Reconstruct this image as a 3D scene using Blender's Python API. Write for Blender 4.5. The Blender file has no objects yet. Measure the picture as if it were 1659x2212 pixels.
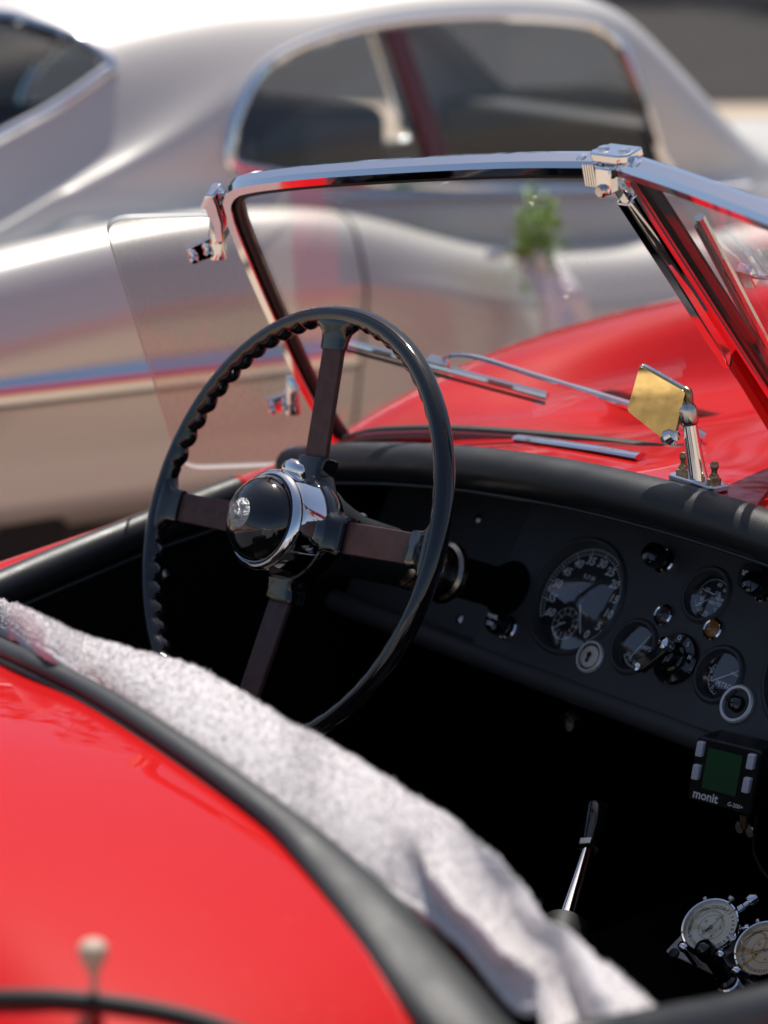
import bpy, bmesh, math, random
import numpy as np
from mathutils import Vector, Matrix

# ------------------------------------------------------------------ camera
sc = bpy.context.scene
TH, PH, LENS, DIST = math.radians(51), math.radians(15), 80.0, 2.25
PW, PH_ = 1659.0, 2212.0                       # pixel frame used for measuring the photograph
WHEEL = np.array([-.30, 0., .85])              # steering wheel centre
cr = np.array([math.cos(TH), math.sin(TH), 0])
cw = np.array([-math.sin(TH)*math.cos(PH), math.cos(TH)*math.cos(PH), -math.sin(PH)])
cu = np.cross(cr, cw)
CK = LENS/36*PH_
def ray(x, y): return cw + cr*(x-PW/2)/CK - cu*(y-PH_/2)/CK
_d = ray(632, 1130)
CAM = WHEEL - _d*(DIST/(_d@cw))
def hit(x, y, n, c):
    d = ray(x, y); n = np.array(n, float); return CAM + d*((c-n@CAM)/(n@d))
def onX(x, y, c): return hit(x, y, (1,0,0), c)
def onY(x, y, c): return hit(x, y, (0,1,0), c)
def onZ(x, y, c): return hit(x, y, (0,0,1), c)
def onF(px, py, zf, t0=.6, t1=4.0):            # where a pixel's ray meets a height field zf(x,y)
    d = ray(px, py); prev = t0
    for t in np.linspace(t0, t1, 700):
        p = CAM+d*t
        if p[2] < zf(p[0], p[1]):
            a, b = prev, t
            for _ in range(25):
                m = (a+b)/2; q = CAM+d*m
                if q[2] < zf(q[0], q[1]): b = m
                else: a = m
            return CAM+d*b
        prev = t
    return CAM+d*t1
cd = bpy.data.cameras.new('camera'); cam = bpy.data.objects.new('camera', cd)
sc.collection.objects.link(cam); sc.camera = cam
cd.sensor_fit = 'VERTICAL'; cd.sensor_height = 36; cd.sensor_width = 27; cd.lens = LENS
cd.clip_start = .05; cd.clip_end = 2000
m4 = Matrix.Identity(4)
for i in range(3):
    m4[i][0] = cr[i]; m4[i][1] = cu[i]; m4[i][2] = -cw[i]; m4[i][3] = CAM[i]
cam.matrix_world = m4
cd.dof.use_dof = True; cd.dof.focus_distance = 2.15; cd.dof.aperture_fstop = 3.5; cd.dof.aperture_blades = 0

# ------------------------------------------------------------------ sky, sun, exposure
SUN_EL = math.radians(66); sh = np.array([-.74, .67]); sh /= np.linalg.norm(sh)
SUN = np.array([sh[0]*math.cos(SUN_EL), sh[1]*math.cos(SUN_EL), math.sin(SUN_EL)])
w = bpy.data.worlds.new('World'); sc.world = w; w.use_nodes = True
nt = w.node_tree; nt.nodes.clear()
sky = nt.nodes.new('ShaderNodeTexSky'); sky.sky_type = 'NISHITA'; sky.sun_disc = False
sky.sun_elevation = SUN_EL; sky.sun_rotation = math.atan2(sh[0], sh[1])
sky.air_density = .75; sky.dust_density = 1.6; sky.ozone_density = .4
bg = nt.nodes.new('ShaderNodeBackground'); bg.inputs['Strength'].default_value = .10
wo = nt.nodes.new('ShaderNodeOutputWorld')
nt.links.new(sky.outputs[0], bg.inputs[0]); nt.links.new(bg.outputs[0], wo.inputs[0])
sl = bpy.data.lights.new('sun', 'SUN'); sl.energy = 4.6; sl.angle = math.radians(.5); sl.color = (1, .95, .88)
so = bpy.data.objects.new('sun', sl); sc.collection.objects.link(so)
so.rotation_euler = Vector(SUN).to_track_quat('Z', 'Y').to_euler()
so.location = (-6, 6, 12)
vs = sc.view_settings; vs.view_transform = 'Standard'; vs.look = 'None'; vs.exposure = .3; vs.gamma = 1
sc.cycles.max_bounces = 10; sc.cycles.transparent_max_bounces = 16; sc.cycles.glossy_bounces = 6
sc.cycles.use_denoising = True; sc.cycles.sample_clamp_indirect = 6

# ------------------------------------------------------------------ materials
MATS = {}
def mat(name, col=(.5,.5,.5), rough=.5, metal=0, coat=0, coat_r=.03, spec=.5, sheen=0, bump=None, var=None, rvar=None, ior=1.5, emit=None):
    m = bpy.data.materials.new(name); m.use_nodes = True; n = m.node_tree; b = n.nodes['Principled BSDF']
    b.inputs['Base Color'].default_value = (*col, 1); b.inputs['Roughness'].default_value = rough
    b.inputs['Metallic'].default_value = metal; b.inputs['Coat Weight'].default_value = coat
    b.inputs['Coat Roughness'].default_value = coat_r; b.inputs['Specular IOR Level'].default_value = spec
    b.inputs['IOR'].default_value = ior
    b.inputs['Sheen Weight'].default_value = sheen
    tc = n.nodes.new('ShaderNodeTexCoord')
    def noise(scale, detail=4):
        t = n.nodes.new('ShaderNodeTexNoise'); t.inputs['Scale'].default_value = scale; t.inputs['Detail'].default_value = detail
        n.links.new(tc.outputs['Object'], t.inputs['Vector']); return t
    if bump:                                   # (scale, strength, distance[, kind])
        if len(bump) > 3 and bump[3] == 'v':
            t = n.nodes.new('ShaderNodeTexVoronoi'); t.inputs['Scale'].default_value = bump[0]
            n.links.new(tc.outputs['Object'], t.inputs['Vector'])
        else: t = noise(bump[0])
        bp = n.nodes.new('ShaderNodeBump'); bp.inputs['Strength'].default_value = bump[1]; bp.inputs['Distance'].default_value = bump[2]
        n.links.new(t.outputs[0], bp.inputs['Height']); n.links.new(bp.outputs[0], b.inputs['Normal'])
    if var:                                    # (scale, other colour, lo, hi)
        t = noise(var[0], 6); r = n.nodes.new('ShaderNodeValToRGB')
        r.color_ramp.elements[0].position = var[2]; r.color_ramp.elements[1].position = var[3]
        r.color_ramp.elements[0].color = (*col, 1); r.color_ramp.elements[1].color = (*var[1], 1)
        n.links.new(t.outputs[0], r.inputs[0]); n.links.new(r.outputs[0], b.inputs['Base Color'])
    if rvar:                                   # (scale, lo rough, hi rough)
        t = noise(rvar[0], 5); mr = n.nodes.new('ShaderNodeMapRange')
        mr.inputs['From Min'].default_value = .35; mr.inputs['From Max'].default_value = .7
        mr.inputs['To Min'].default_value = rvar[1]; mr.inputs['To Max'].default_value = rvar[2]
        n.links.new(t.outputs[0], mr.inputs[0]); n.links.new(mr.outputs[0], b.inputs['Roughness'])
    if emit: b.inputs['Emission Color'].default_value = (*emit[:3], 1); b.inputs['Emission Strength'].default_value = emit[3]
    MATS[name] = m; return m
def glass(name, tint=(1,1,1), ior=1.5, dust=0.0, haze=(.8,.8,.8)):
    m = bpy.data.materials.new(name); m.use_nodes = True; n = m.node_tree; n.nodes.clear()
    o = n.nodes.new('ShaderNodeOutputMaterial'); mx = n.nodes.new('ShaderNodeMixShader'); fr = n.nodes.new('ShaderNodeFresnel')
    tr = n.nodes.new('ShaderNodeBsdfTransparent'); gl = n.nodes.new('ShaderNodeBsdfGlossy')
    tr.inputs[0].default_value = (*tint, 1); gl.inputs['Roughness'].default_value = .0; fr.inputs[0].default_value = ior
    geo = n.nodes.new('ShaderNodeNewGeometry')  # outside ior on both faces of the thin pane
    mi = n.nodes.new('ShaderNodeMath'); mi.operation = 'MULTIPLY_ADD'
    mi.inputs[1].default_value = 1/ior-ior; mi.inputs[2].default_value = ior
    n.links.new(geo.outputs['Backfacing'], mi.inputs[0]); n.links.new(mi.outputs[0], fr.inputs[0])
    n.links.new(fr.outputs[0], mx.inputs[0]); n.links.new(tr.outputs[0], mx.inputs[1]); n.links.new(gl.outputs[0], mx.inputs[2])
    last = mx
    if dust:
        df = n.nodes.new('ShaderNodeBsdfDiffuse'); df.inputs[0].default_value = (*haze, 1)
        m2 = n.nodes.new('ShaderNodeMixShader'); tc = n.nodes.new('ShaderNodeTexCoord'); t = n.nodes.new('ShaderNodeTexNoise')
        t.inputs['Scale'].default_value = 260; t.inputs['Detail'].default_value = 8
        t2 = n.nodes.new('ShaderNodeTexNoise'); t2.inputs['Scale'].default_value = 9
        mr = n.nodes.new('ShaderNodeMapRange'); mr.inputs['From Min'].default_value = .45; mr.inputs['From Max'].default_value = .85
        mr.inputs['To Min'].default_value = dust*.25; mr.inputs['To Max'].default_value = dust*2
        ml = n.nodes.new('ShaderNodeMath'); ml.operation = 'MULTIPLY'
        n.links.new(tc.outputs['Object'], t.inputs['Vector']); n.links.new(tc.outputs['Object'], t2.inputs['Vector'])
        n.links.new(t.outputs[0], mr.inputs[0]); n.links.new(mr.outputs[0], ml.inputs[0]); n.links.new(t2.outputs[0], ml.inputs[1])
        n.links.new(ml.outputs[0], m2.inputs[0]); n.links.new(mx.outputs[0], m2.inputs[1]); n.links.new(df.outputs[0], m2.inputs[2]); last = m2
    n.links.new(last.outputs[0], o.inputs[0]); MATS[name] = m; return m

RED = mat('red_paint', (.47,.001,.001), .5, 0, .75, .004, .06, var=(300,(.60,.12,.10),.69,.76))
RED.node_tree.nodes['Principled BSDF'].inputs['Coat IOR'].default_value = 1.4
ROLLV = mat('sunlit_vinyl', (.030,.032,.034), .45, spec=.4, bump=(900,.3,.0008,'v'), rvar=(30,.4,.55))  # black vinyl with base lightened to carry the sun and sky sheen
VINYL = mat('black_vinyl', (.015,.016,.017), .40, bump=(900,.25,.0006,'v'), rvar=(30,.36,.5))
DASH = mat('dash_leathercloth', (.052,.051,.050), .46, bump=(1100,.35,.0007,'v'), rvar=(25,.4,.58))
BAKE = mat('black_bakelite', (.006,.006,.007), .08, coat=.6, rvar=(60,.05,.13))
BLACKP = mat('black_plastic', (.012,.012,.013), .38)
CHROME = mat('chrome', (.86,.86,.87), .035, 1, rvar=(80,.02,.07))
OLDCHROME = mat('worn_chrome', (.62,.60,.57), .18, 1, rvar=(150,.1,.3))
ALU = mat('brushed_aluminium', (.60,.59,.57), .5, .35, var=(60,(.42,.42,.41),.45,.75))
BRASS = mat('tarnished_brass', (.42,.32,.20), .35, 1, var=(300,(.2,.15,.1),.4,.7))
SPOKE = mat('spoke_enamel', (.078,.031,.026), .42, spec=.3, var=(90,(.05,.022,.019),.4,.7), bump=(350,.12,.0008))
RUBBER = mat('black_rubber', (.010,.010,.010), .6)
CARPET = mat('black_carpet', (.0035,.0035,.0038), .95, spec=.1)
WHITEM = mat('dial_white', (.88,.88,.84), .6)
DIALB = mat('dial_black', (.008,.008,.008), .5)
GLASS = glass('window_glass', (.985,.99,.985), dust=.035)
PERSPEX = glass('perspex', (.92,.92,.91), dust=.16)
RGLASS = glass('tinted_glass', (.62,.72,.80), 1.6)
DGLASS = glass('dial_glass', (1,1,1), 2.1)
EDGEG = mat('glass_edge', (.55,.57,.56), .15, spec=.7)
TOWEL = mat('terry_cloth', (.64,.605,.605), .95, spec=.1, sheen=.3, var=(260,(.58,.545,.545),.42,.72))
SILVER = mat('silver_paint', (.65,.62,.575), .40, .28, .55, .05)
SILVER.node_tree.nodes['Principled BSDF'].inputs['Coat IOR'].default_value = 1.6
TAN = mat('sandy_paving', (.43,.345,.26), .85, var=(2.5,(.36,.285,.21),.4,.65), bump=(60,.3,.004))
ASPH = mat('asphalt', (.034,.030,.029), .9, spec=.2, var=(1.2,(.026,.024,.023),.4,.65))  # base colour darkened for the shade over the far road
MIRROR = mat('amber_mirror', (.90,.62,.22), .02, 1)
AMBER = mat('amber_lens', (.34,.14,.03), .25, coat=.6)
PURPLE = mat('dark_lens', (.06,.045,.045), .2, coat=.6)
LCD = mat('lcd_green', (.03,.11,.045), .3)
GREYBTN = mat('grey_rubber_button', (.75,.76,.80), .55)
CREAM = mat('stopwatch_cream', (.95,.87,.62), .5)
YELLOWED = mat('stopwatch_yellowed', (.90,.60,.24), .5, var=(120,(.8,.52,.20),.4,.7))
INK = mat('ink', (.012,.012,.012), .5)
SLEEVE = mat('aged_sleeve', (.34,.30,.26), .22, 1, rvar=(120,.15,.35))
LOCKF = mat('lock_brass_nickel', (.72,.62,.52), .45, .4)
IVORY = mat('aged_ivory', (.50,.40,.31), .55, var=(200,(.38,.29,.22),.4,.7))
SATIN = mat('satin_nickel', (.80,.78,.74), .5, .6)
PLINTH = mat('shaded_plinth', (.10,.004,.008), .25, coat=.5)  # maroon base holds the shade lying on the painted plinth
LEATHER = mat('dark_seat_leather', (.012,.010,.010), .5)
MAROON = mat('maroon_pillar', (.10,.006,.014), .3, coat=.5)  # dark red base colour on the coupe's window pillars
DARKLEAF = mat('dark_leaf', (.035,.06,.02), .6, var=(.6,(.06,.085,.03),.4,.65))
LEAF = mat('leaf', (.27,.44,.09), .5)
RIBBON = mat('tulle_ribbon', (.90,.87,.90), .5, sheen=.4)
RIBBON.node_tree.nodes['Principled BSDF'].inputs['Alpha'].default_value = 1
TYRE = mat('tyre', (.012,.012,.012), .8)
SKYBLUEDIAL = mat('emblem_silver', (.42,.42,.42), .28, 1, bump=(420,.9,.004))

# ------------------------------------------------------------------ mesh helpers
COL = sc.collection
def obj(name, verts, faces, m=None, parent=None, smooth=True, bevel=0, seg=2, angle=35):
    me = bpy.data.meshes.new(name); me.from_pydata([tuple(map(float, v)) for v in verts], [], faces); me.update()
    bm = bmesh.new(); bm.from_mesh(me); bmesh.ops.recalc_face_normals(bm, faces=bm.faces); bm.to_mesh(me); bm.free()
    o = bpy.data.objects.new(name, me); COL.objects.link(o)
    if m: me.materials.append(m)
    if smooth:
        me.shade_smooth()
        try: me.set_sharp_from_angle(angle=math.radians(angle))
        except Exception: pass
    if bevel:
        b = o.modifiers.new('bevel', 'BEVEL'); b.width = bevel; b.segments = seg; b.limit_method = 'ANGLE'; b.angle_limit = math.radians(40)
    if parent: o.parent = parent
    return o
def thing(name, label, cat, group=None, loc=(0,0,0)):
    o = bpy.data.objects.new(name, None); COL.objects.link(o); o.location = loc; o.empty_display_size = .1
    o['label'] = label; o['category'] = cat
    if group: o['group'] = group
    return o
class MB:
    def __init__(s): s.v = []; s.f = []
    def add(s, v, f):
        k = len(s.v); s.v += [np.array(p, float) for p in v]; s.f += [tuple(i+k for i in q) for q in f]; return s
    def build(s, name, m, parent=None, **kw): return obj(name, s.v, s.f, m, parent, **kw)
def nrm(v): v = np.array(v, float); return v/np.linalg.norm(v)
def catmull(P, n):
    P = [np.array(p, float) for p in P]; Q = [2*P[0]-P[1]]+P+[2*P[-1]-P[-2]]; out = []
    for i in range(1, len(Q)-2):
        for k in range(n):
            t = k/n; a, b, c, d = Q[i-1:i+3]
            out.append(.5*((2*b)+(c-a)*t+(2*a-5*b+4*c-d)*t*t+(3*b-a-3*c+d)*t**3))
    out.append(P[-1]); return out
def frames(path, up, closed=False):
    n = len(path); T = []
    for i in range(n):
        a = path[(i-1) % n] if (closed or i) else path[0]; b = path[(i+1) % n] if (closed or i < n-1) else path[-1]
        T.append(nrm(b-a))
    R = []
    for t in T:
        s = np.cross(t, up); s = nrm(s); R.append((s, np.cross(s, t)))
    return R
def sweep(path, prof, up=(0,0,1), scale=None, closed=False, caps=True):
    """prof: list of (side, up) offsets swept along path"""
    path = [np.array(p, float) for p in path]; fr = frames(path, np.array(up, float), closed); n = len(path); k = len(prof)
    v = []; f = []
    for i, p in enumerate(path):
        sx, sy = (1, 1) if scale is None else (scale[i] if isinstance(scale[i], tuple) else (scale[i], scale[i]))
        v += [p+fr[i][0]*a*sx+fr[i][1]*b*sy for a, b in prof]
    for i in range(n if closed else n-1):
        j = (i+1) % n
        for q in range(k): f.append((i*k+q, i*k+(q+1) % k, j*k+(q+1) % k, j*k+q))
    if caps and not closed: f.append(tuple(range(k))[::-1]); f.append(tuple((n-1)*k+q for q in range(k)))
    return v, f
def circ(r, n=16, ry=None): return [(r*math.cos(2*math.pi*i/n), (ry or r)*math.sin(2*math.pi*i/n)) for i in range(n)]
def tube(path, r, n=12, up=(0,0,1), ry=None, scale=None, closed=False): return sweep(path, circ(r, n, ry), up, scale, closed)
def basis(ax):
    ax = nrm(ax); h = np.array([1.,0,0]) if abs(ax[0]) < .8 else np.array([0,0,1.]); e1 = nrm(h-ax*(h@ax)); return e1, np.cross(ax, e1), ax
def lathe(prof, o, ax, n=48, e=None):
    """prof: list of (radius, height along ax)"""
    e1, e2, a = basis(ax) if e is None else (*e, nrm(ax)); o = np.array(o, float); v = []; f = []; k = len(prof)
    for i in range(n):
        c, s = math.cos(2*math.pi*i/n), math.sin(2*math.pi*i/n)
        v += [o+e1*r*c+e2*r*s+a*h for r, h in prof]
    for i in range(n):
        j = (i+1) % n
        for q in range(k-1):
            f.append((i*k+q, j*k+q, j*k+q+1, i*k+q+1))
    return v, f
def box(o, ex, ey, ez):
    """centre o, half-extent vectors"""
    o, ex, ey, ez = [np.array(q, float) for q in (o, ex, ey, ez)]
    v = [o+a*ex+b*ey+c*ez for c in (-1,1) for b in (-1,1) for a in (-1,1)]
    return v, [(0,2,3,1),(4,5,7,6),(0,1,5,4),(2,6,7,3),(0,4,6,2),(1,3,7,5)]
def prism(poly, n, d):
    """extrude polygon (list of 3-D points) by vector n*d both ways"""
    n = np.array(n, float); k = len(poly); v = [np.array(p)+n*d/2 for p in poly]+[np.array(p)-n*d/2 for p in poly]
    f = [tuple(range(k)), tuple(range(2*k-1, k-1, -1))]+[(i, i+k, (i+1) % k+k, (i+1) % k) for i in range(k)]
    return v, f
def rpoly(pts, r, n=5):
    """round the corners of a planar 3-D polygon; r scalar or list"""
    out = []; k = len(pts); pts = [np.array(p, float) for p in pts]
    for i in range(k):
        a, b, c = pts[i-1], pts[i], pts[(i+1) % k]; rr = r[i] if isinstance(r, (list, tuple)) else r
        if rr <= 0: out.append(b); continue
        p = b+nrm(a-b)*rr; q = b+nrm(c-b)*rr
        for j in range(n+1):
            t = j/n; out.append((1-t)**2*p+2*t*(1-t)*b+t*t*q)
    return out
def grid(F, nu, nv, flip=False):
    v = [F(i/(nu-1), j/(nv-1)) for i in range(nu) for j in range(nv)]
    f = [(i*nv+j, (i+1)*nv+j, (i+1)*nv+j+1, i*nv+j+1) for i in range(nu-1) for j in range(nv-1)]
    return v, f
def loft(sections, n=None):
    k = len(sections[0]); v = [p for s in sections for p in s]
    f = [(i*k+j, (i+1)*k+j, (i+1)*k+j+1, i*k+j+1) for i in range(len(sections)-1) for j in range(k-1)]
    return v, f
def text(s, o, ex, ey, size, shear=0., bold=0.0, align='CENTER', lift=None):
    c = bpy.data.curves.new('t', 'FONT'); c.body = s; c.size = size; c.align_x = align; c.align_y = 'CENTER'; c.shear = shear; c.offset = bold
    c.resolution_u = 3
    t = bpy.data.objects.new('t', c); me = t.to_mesh(); o = np.array(o, float); ex = np.array(ex, float); ey = np.array(ey, float)
    v = [o+ex*p.co.x+ey*p.co.y for p in me.vertices]; f = [tuple(q.vertices) for q in me.polygons]
    t.to_mesh_clear(); bpy.data.objects.remove(t); bpy.data.curves.remove(c); return v, f
def struct(o): o['kind'] = 'structure'; return o
def stuff(o): o['kind'] = 'stuff'; return o
def lerp(xs, ys, x): return float(np.interp(x, xs, ys))
rnd = random.Random(7)
X_, Y_, Z_ = np.eye(3)

# ------------------------------------------------------------------ the ground
g = 400
struct(obj('ground', [(-g,-g,0),(g,-g,0),(g,g,0),(-g,g,0)], [(0,1,2,3)], TAN, smooth=False))
vh = nrm([cw[0], cw[1], 0]); p0 = np.array([CAM[0], CAM[1], .004])
a0 = p0+vh*17.0; struct(obj('road', [a0-cr*90, a0+cr*90, a0+cr*90+vh*40, a0-cr*90+vh*40], [(0,1,2,3)], ASPH, smooth=False))

tr_ = MB(); rt = random.Random(3)  # trees added mainly to give the red paint something dark to reflect
for k in range(60):
    c = p0+vh*(36+rt.uniform(-2,3))+cr*(-62+2.1*k+rt.uniform(-.8,.8)); R_ = rt.uniform(2.2,3.6); H_ = rt.uniform(4.5,7.5)
    for j in range(800):
        d = nrm([rt.gauss(0,1), rt.gauss(0,1), rt.gauss(0,1)])*rt.random()**.4; q = c+np.array([d[0]*R_, d[1]*R_, H_+d[2]*H_])
        e1 = nrm([rt.gauss(0,1), rt.gauss(0,1), rt.gauss(0,1)]); e2 = nrm(np.cross(e1, [rt.gauss(0,1), rt.gauss(0,1), rt.gauss(0,1)])); L_ = rt.uniform(.14,.34)
        tr_.add([q-e1*L_, q+e2*L_*.6, q+e1*L_, q-e2*L_*.6], [(0,1,2,3)])
o = stuff(tr_.build('reflection_tree_row', DARKLEAF, smooth=False)); o['label'] = 'dark green row of trees added beyond the asphalt road for dark reflections'; o['category'] = 'trees'

# ================================================================== THE RED ROADSTER
car = thing('red_roadster', 'red open vintage roadster with black cockpit trim and chrome split windscreen', 'car')
WB = math.radians(22.7)

# ---- rear deck
def zr(x): return .852-.30*x*x
def ye(x): return lerp([-.7,-.2,.1,.35,.55,.8], [-.395,-.405,-.415,-.43,-.465,-.54], x)
def zdeck(x, y):
    d = max(0, -.40-y)
    z = .840-.30*x*x+.20*d-.45*d*d-3.5*max(0, d-.25)**2
    if abs(x) > .40: z -= 1.1*(abs(x)-.40)**2
    if abs(x) > .60: z -= 5*(abs(x)-.60)**2
    return z
v, f = grid(lambda a, b: (-.82+1.64*a, -.385-1.35*b, zdeck(-.82+1.64*a, -.385-1.35*b)), 90, 60)
deck = obj('rear_deck', v, f, RED, car)
# body sides below the deck and doors
for s in (-1, 1):
    xs = .80
    P = [(s*.57,-.40), (s*.60,-.1), (s*.62,.12), (s*.64,.30)]
    secs = []
    for y in np.linspace(-.55, .36, 16):
        zt = lerp([-.55,-.40,-.2,.0,.15,.36], [.735,.745,.755,.780,.805,.83], y)
        pts = catmull([(s*.575, y, zt), (s*.64, y, zt-.004), (s*.70, y, zt-.05), (s*.745, y, zt-.20), (s*.755, y, .40), (s*.72, y, .24)], 5)
        secs.append(pts)
    v, f = loft(secs); obj('door_skin', v, f, RED, car)

# ---- rear cockpit roll (black padded edge)
rp = [(-420,1210),(-200,1310),(0,1398),(200,1493),(400,1620),(600,1765),(700,1858),(808,1972),(905,2092),(1010,2215),(1120,2360)]
rw = [.008,.008,.009,.010,.011,.013,.018,.0235,.027,.029,.029]
rpts = [onF(px, py, lambda x, y: zr(x)) for px, py in rp]; rpts[-1] = np.array([.578, -.462, .745]); rpts.append(np.array([.598, -.40, .742])); rw.append(.020)
ROLL = catmull(rpts, 8); RW = [float(np.interp(i/8, range(len(rw)), rw)) for i in range(len(ROLL))]
v, f = tube(ROLL, 1, 16, scale=[(r, .0055+.16*r) for r in RW])
obj('cockpit_edge_roll', v, f, ROLLV, car)
v, f = tube([p+np.array([0,0,-.007])+nrm(np.array([-.1,-1,0]))*(RW[i]*.9) for i, p in enumerate(ROLL)], .004, 8)
obj('edge_piping', v, f, RUBBER, car)

# ---- deck beading + aerial
bp = [onF(px, py, zdeck)+Z_*.002 for px, py in [(-900,2330),(-500,2225),(-160,2172),(0,2162),(120,2163),(240,2174),(340,2190),(440,2214),(540,2250),(640,2300),(760,2380),(900,2500)]]
v, f = tube(catmull(bp, 6), .0055, 18); obj('wing_beading', v, f, RUBBER, car)
ab = onF(205, 2168, zdeck); s_ = .036
v, f = lathe([(0,-.004),(.0035,-.002),(.0035,.0),(.0022,.004),(.0022,s_*.45),(.0036,s_*.6),(.0066,s_*.74),(.0084,s_*.86),(.0088,s_*.95),(.0082,s_*1.03),(.0064,s_*1.09),(.0035,s_*1.125),(0,s_*1.135)], ab, Z_, 20)
ae = obj('aerial_tip', v, f, IVORY, car)

# ---- scuttle, bonnet and front wings
def zsc(x, y): return .905-.20*x*x-.02*max(0, y-.4)
st = []
for y, zc, val, cx, cz, side in [(.225,.903,.845,.61,.818,.70),(.30,.905,.85,.62,.826,.72),(.42,.905,.856,.63,.862,.745),(.60,.908,.855,.62,.908,.765),(.85,.915,.845,.61,.936,.775),(1.2,.915,.825,.60,.945,.78),(1.6,.895,.79,.58,.93,.775),(1.95,.85,.75,.56,.89,.75),(2.2,.76,.66,.52,.78,.68)]:
    half = [(0,zc),(.2,zc-.008),(.36,zc-.026 if y < .5 else zc-.05),(.47,val+.005),(cx-.07,cz-.004),(cx,cz),(cx+(side-cx)*.6,cz-.035),(side,cz-.15),(side+.01,.5),(side-.03,.27)]
    pts = catmull([(-a, y, z) for a, z in half[::-1]]+[(a, y, z) for a, z in half[1:]], 4); st.append(pts)
k = len(st[0]); cols = [catmull([s[j] for s in st], 5) for j in range(k)]
secs = [[cols[j][i] for j in range(k)] for i in range(len(cols[0]))]
v, f = loft(secs); obj('scuttle_and_bonnet', v, f, RED, car); BON = (v, f)

# ---- dashboard
def dz(x): return .885-.20*x*x
RC = [(x, .238-.0*x*x, .887-.20*x*x) for x in np.linspace(-.615, .615, 41)]
v, f = tube([np.array(p) for p in RC], 1, 20, scale=[(.028,.0225)]*41); obj('dash_roll', v, f, VINYL, car)
for s in (-1, 1):
    v, f = lathe([(0,.0),(.022,.0),(.0265,-.002),(.0265,-.007)], np.array([s*.621, .238, .884-.20*.38]), np.array([s,0,0]), 24)
    obj('roll_end_cap', v, f, OLDCHROME, car)
v, f = tube([np.array([x, .219, .884-.018-.20*x*x]) for x in np.linspace(-.60,.60,41)], .0022, 8); obj('dash_piping', v, f, VINYL, car)
# the fascia leans forward at the top; DU runs up it, DN points away from the driver
GAM = math.radians(31); DU = np.array([0, math.sin(GAM), math.cos(GAM)]); DN = np.array([0, math.cos(GAM), -math.sin(GAM)]); D0 = np.array([0, .252, .664])
def onD_(px, py, depth=0): return hit(px, py, DN, DN@D0+depth)
def dl3(x, h, depth=0): return D0+X_*x+DU*h+DN*depth
for s in (-1, 1):
    v, f = prism([dl3(s*.20,-.004,.026), dl3(s*.60,-.004,.026), dl3(s*.60,.15,.026), dl3(s*.20,.24,.026)], DN, .012); obj('side_panel', v, f, DASH, car, bevel=.002)
qe = (onD_(1110,1168)[0]+onD_(1022,1392)[0])/2
PANEL = [dl3(qe,.001,.006), dl3(-qe,.001,.006), dl3(-qe,.235,.006), dl3(qe,.235,.006)]
v, f = tube([np.array([x, .258, .655]) for x in np.linspace(-.58,.58,30)], .0135, 14); obj('dash_lower_roll', v, f, DASH, car)
YF = 0.0                                  # front plane of the instrument panel
def dp(px, py): return onD_(px, py)
RE = (X_, DU)                                  # dial axes: right, up ; facing -Y
HOLES = []
def gauge(name, c, r, rb, mface=DIALB):
    """bezel tube, dial face, glass ; returns bezel part"""
    c = np.array(c)
    HOLES.append((c, r+.004))
    v, f = lathe([(rb,-.001),(rb-.0006,.0012),(rb-.003,.0032),(rb-.0055,.0030),(r+.0025,-.001),(r+.0006,-.004),(r,-.0065),(r,-.0115)], c, -DN, 64, RE)
    b = obj(name, v, f, DASH, car)
    v, f = lathe([(0,-.010),(r+.0005,-.010)], c, -DN, 64, RE); obj('dial_face', v, f, mface, b)
    gx = -DN; gu = DU
    v, f = lathe([(r*q_, -(r*q_)**2*1.7) for q_ in (0,.15,.3,.45,.6,.75,.9,1.003)], c+DN*(.0015 if r < .05 else .0005), gx, 64, (X_, gu)); obj('dial_glass', v, f, DGLASS, b)
    return b
def ang(c, a, r, h=-.0095): a = math.radians(a); return np.array(c)+X_*math.sin(a)*r+DU*math.cos(a)*r-DN*h
def needle(c, a, r0, r1, wd, m, parent, h=-.007):
    d = nrm(ang((0,0,0), a, 1, 0)); s = np.cross(d, DN); c = np.array(c)-DN*h
    return obj('needle', *prism([c-d*r0-s*wd, c-d*r0+s*wd, c+d*r1+s*wd*.45, c+d*r1-s*wd*.45], DN, .0006), m, parent, smooth=False)
def ticks(mb, c, r0, r1, a0, a1, n, wd=.0004):
    for i in range(n+1):
        a = a0+(a1-a0)*i/n; d = nrm(ang((0,0,0), a, 1, 0)); s = np.cross(d, DN); b = np.array(c)+DN*.0095
        mb.add([b+d*r0-s*wd, b+d*r0+s*wd, b+d*r1+s*wd, b+d*r1-s*wd], [(0,1,2,3)])
def arc(mb, c, r0, r1, a0, a1, n=60):
    b = np.array(c)+DN*.0095; k = len(mb.v); V = []; F = []
    for i in range(n+1):
        d = nrm(ang((0,0,0), a0+(a1-a0)*i/n, 1, 0)); V += [b+d*r0, b+d*r1]
    for i in range(n): F.append((2*i, 2*i+1, 2*i+3, 2*i+2))
    mb.add(V, F)
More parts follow.
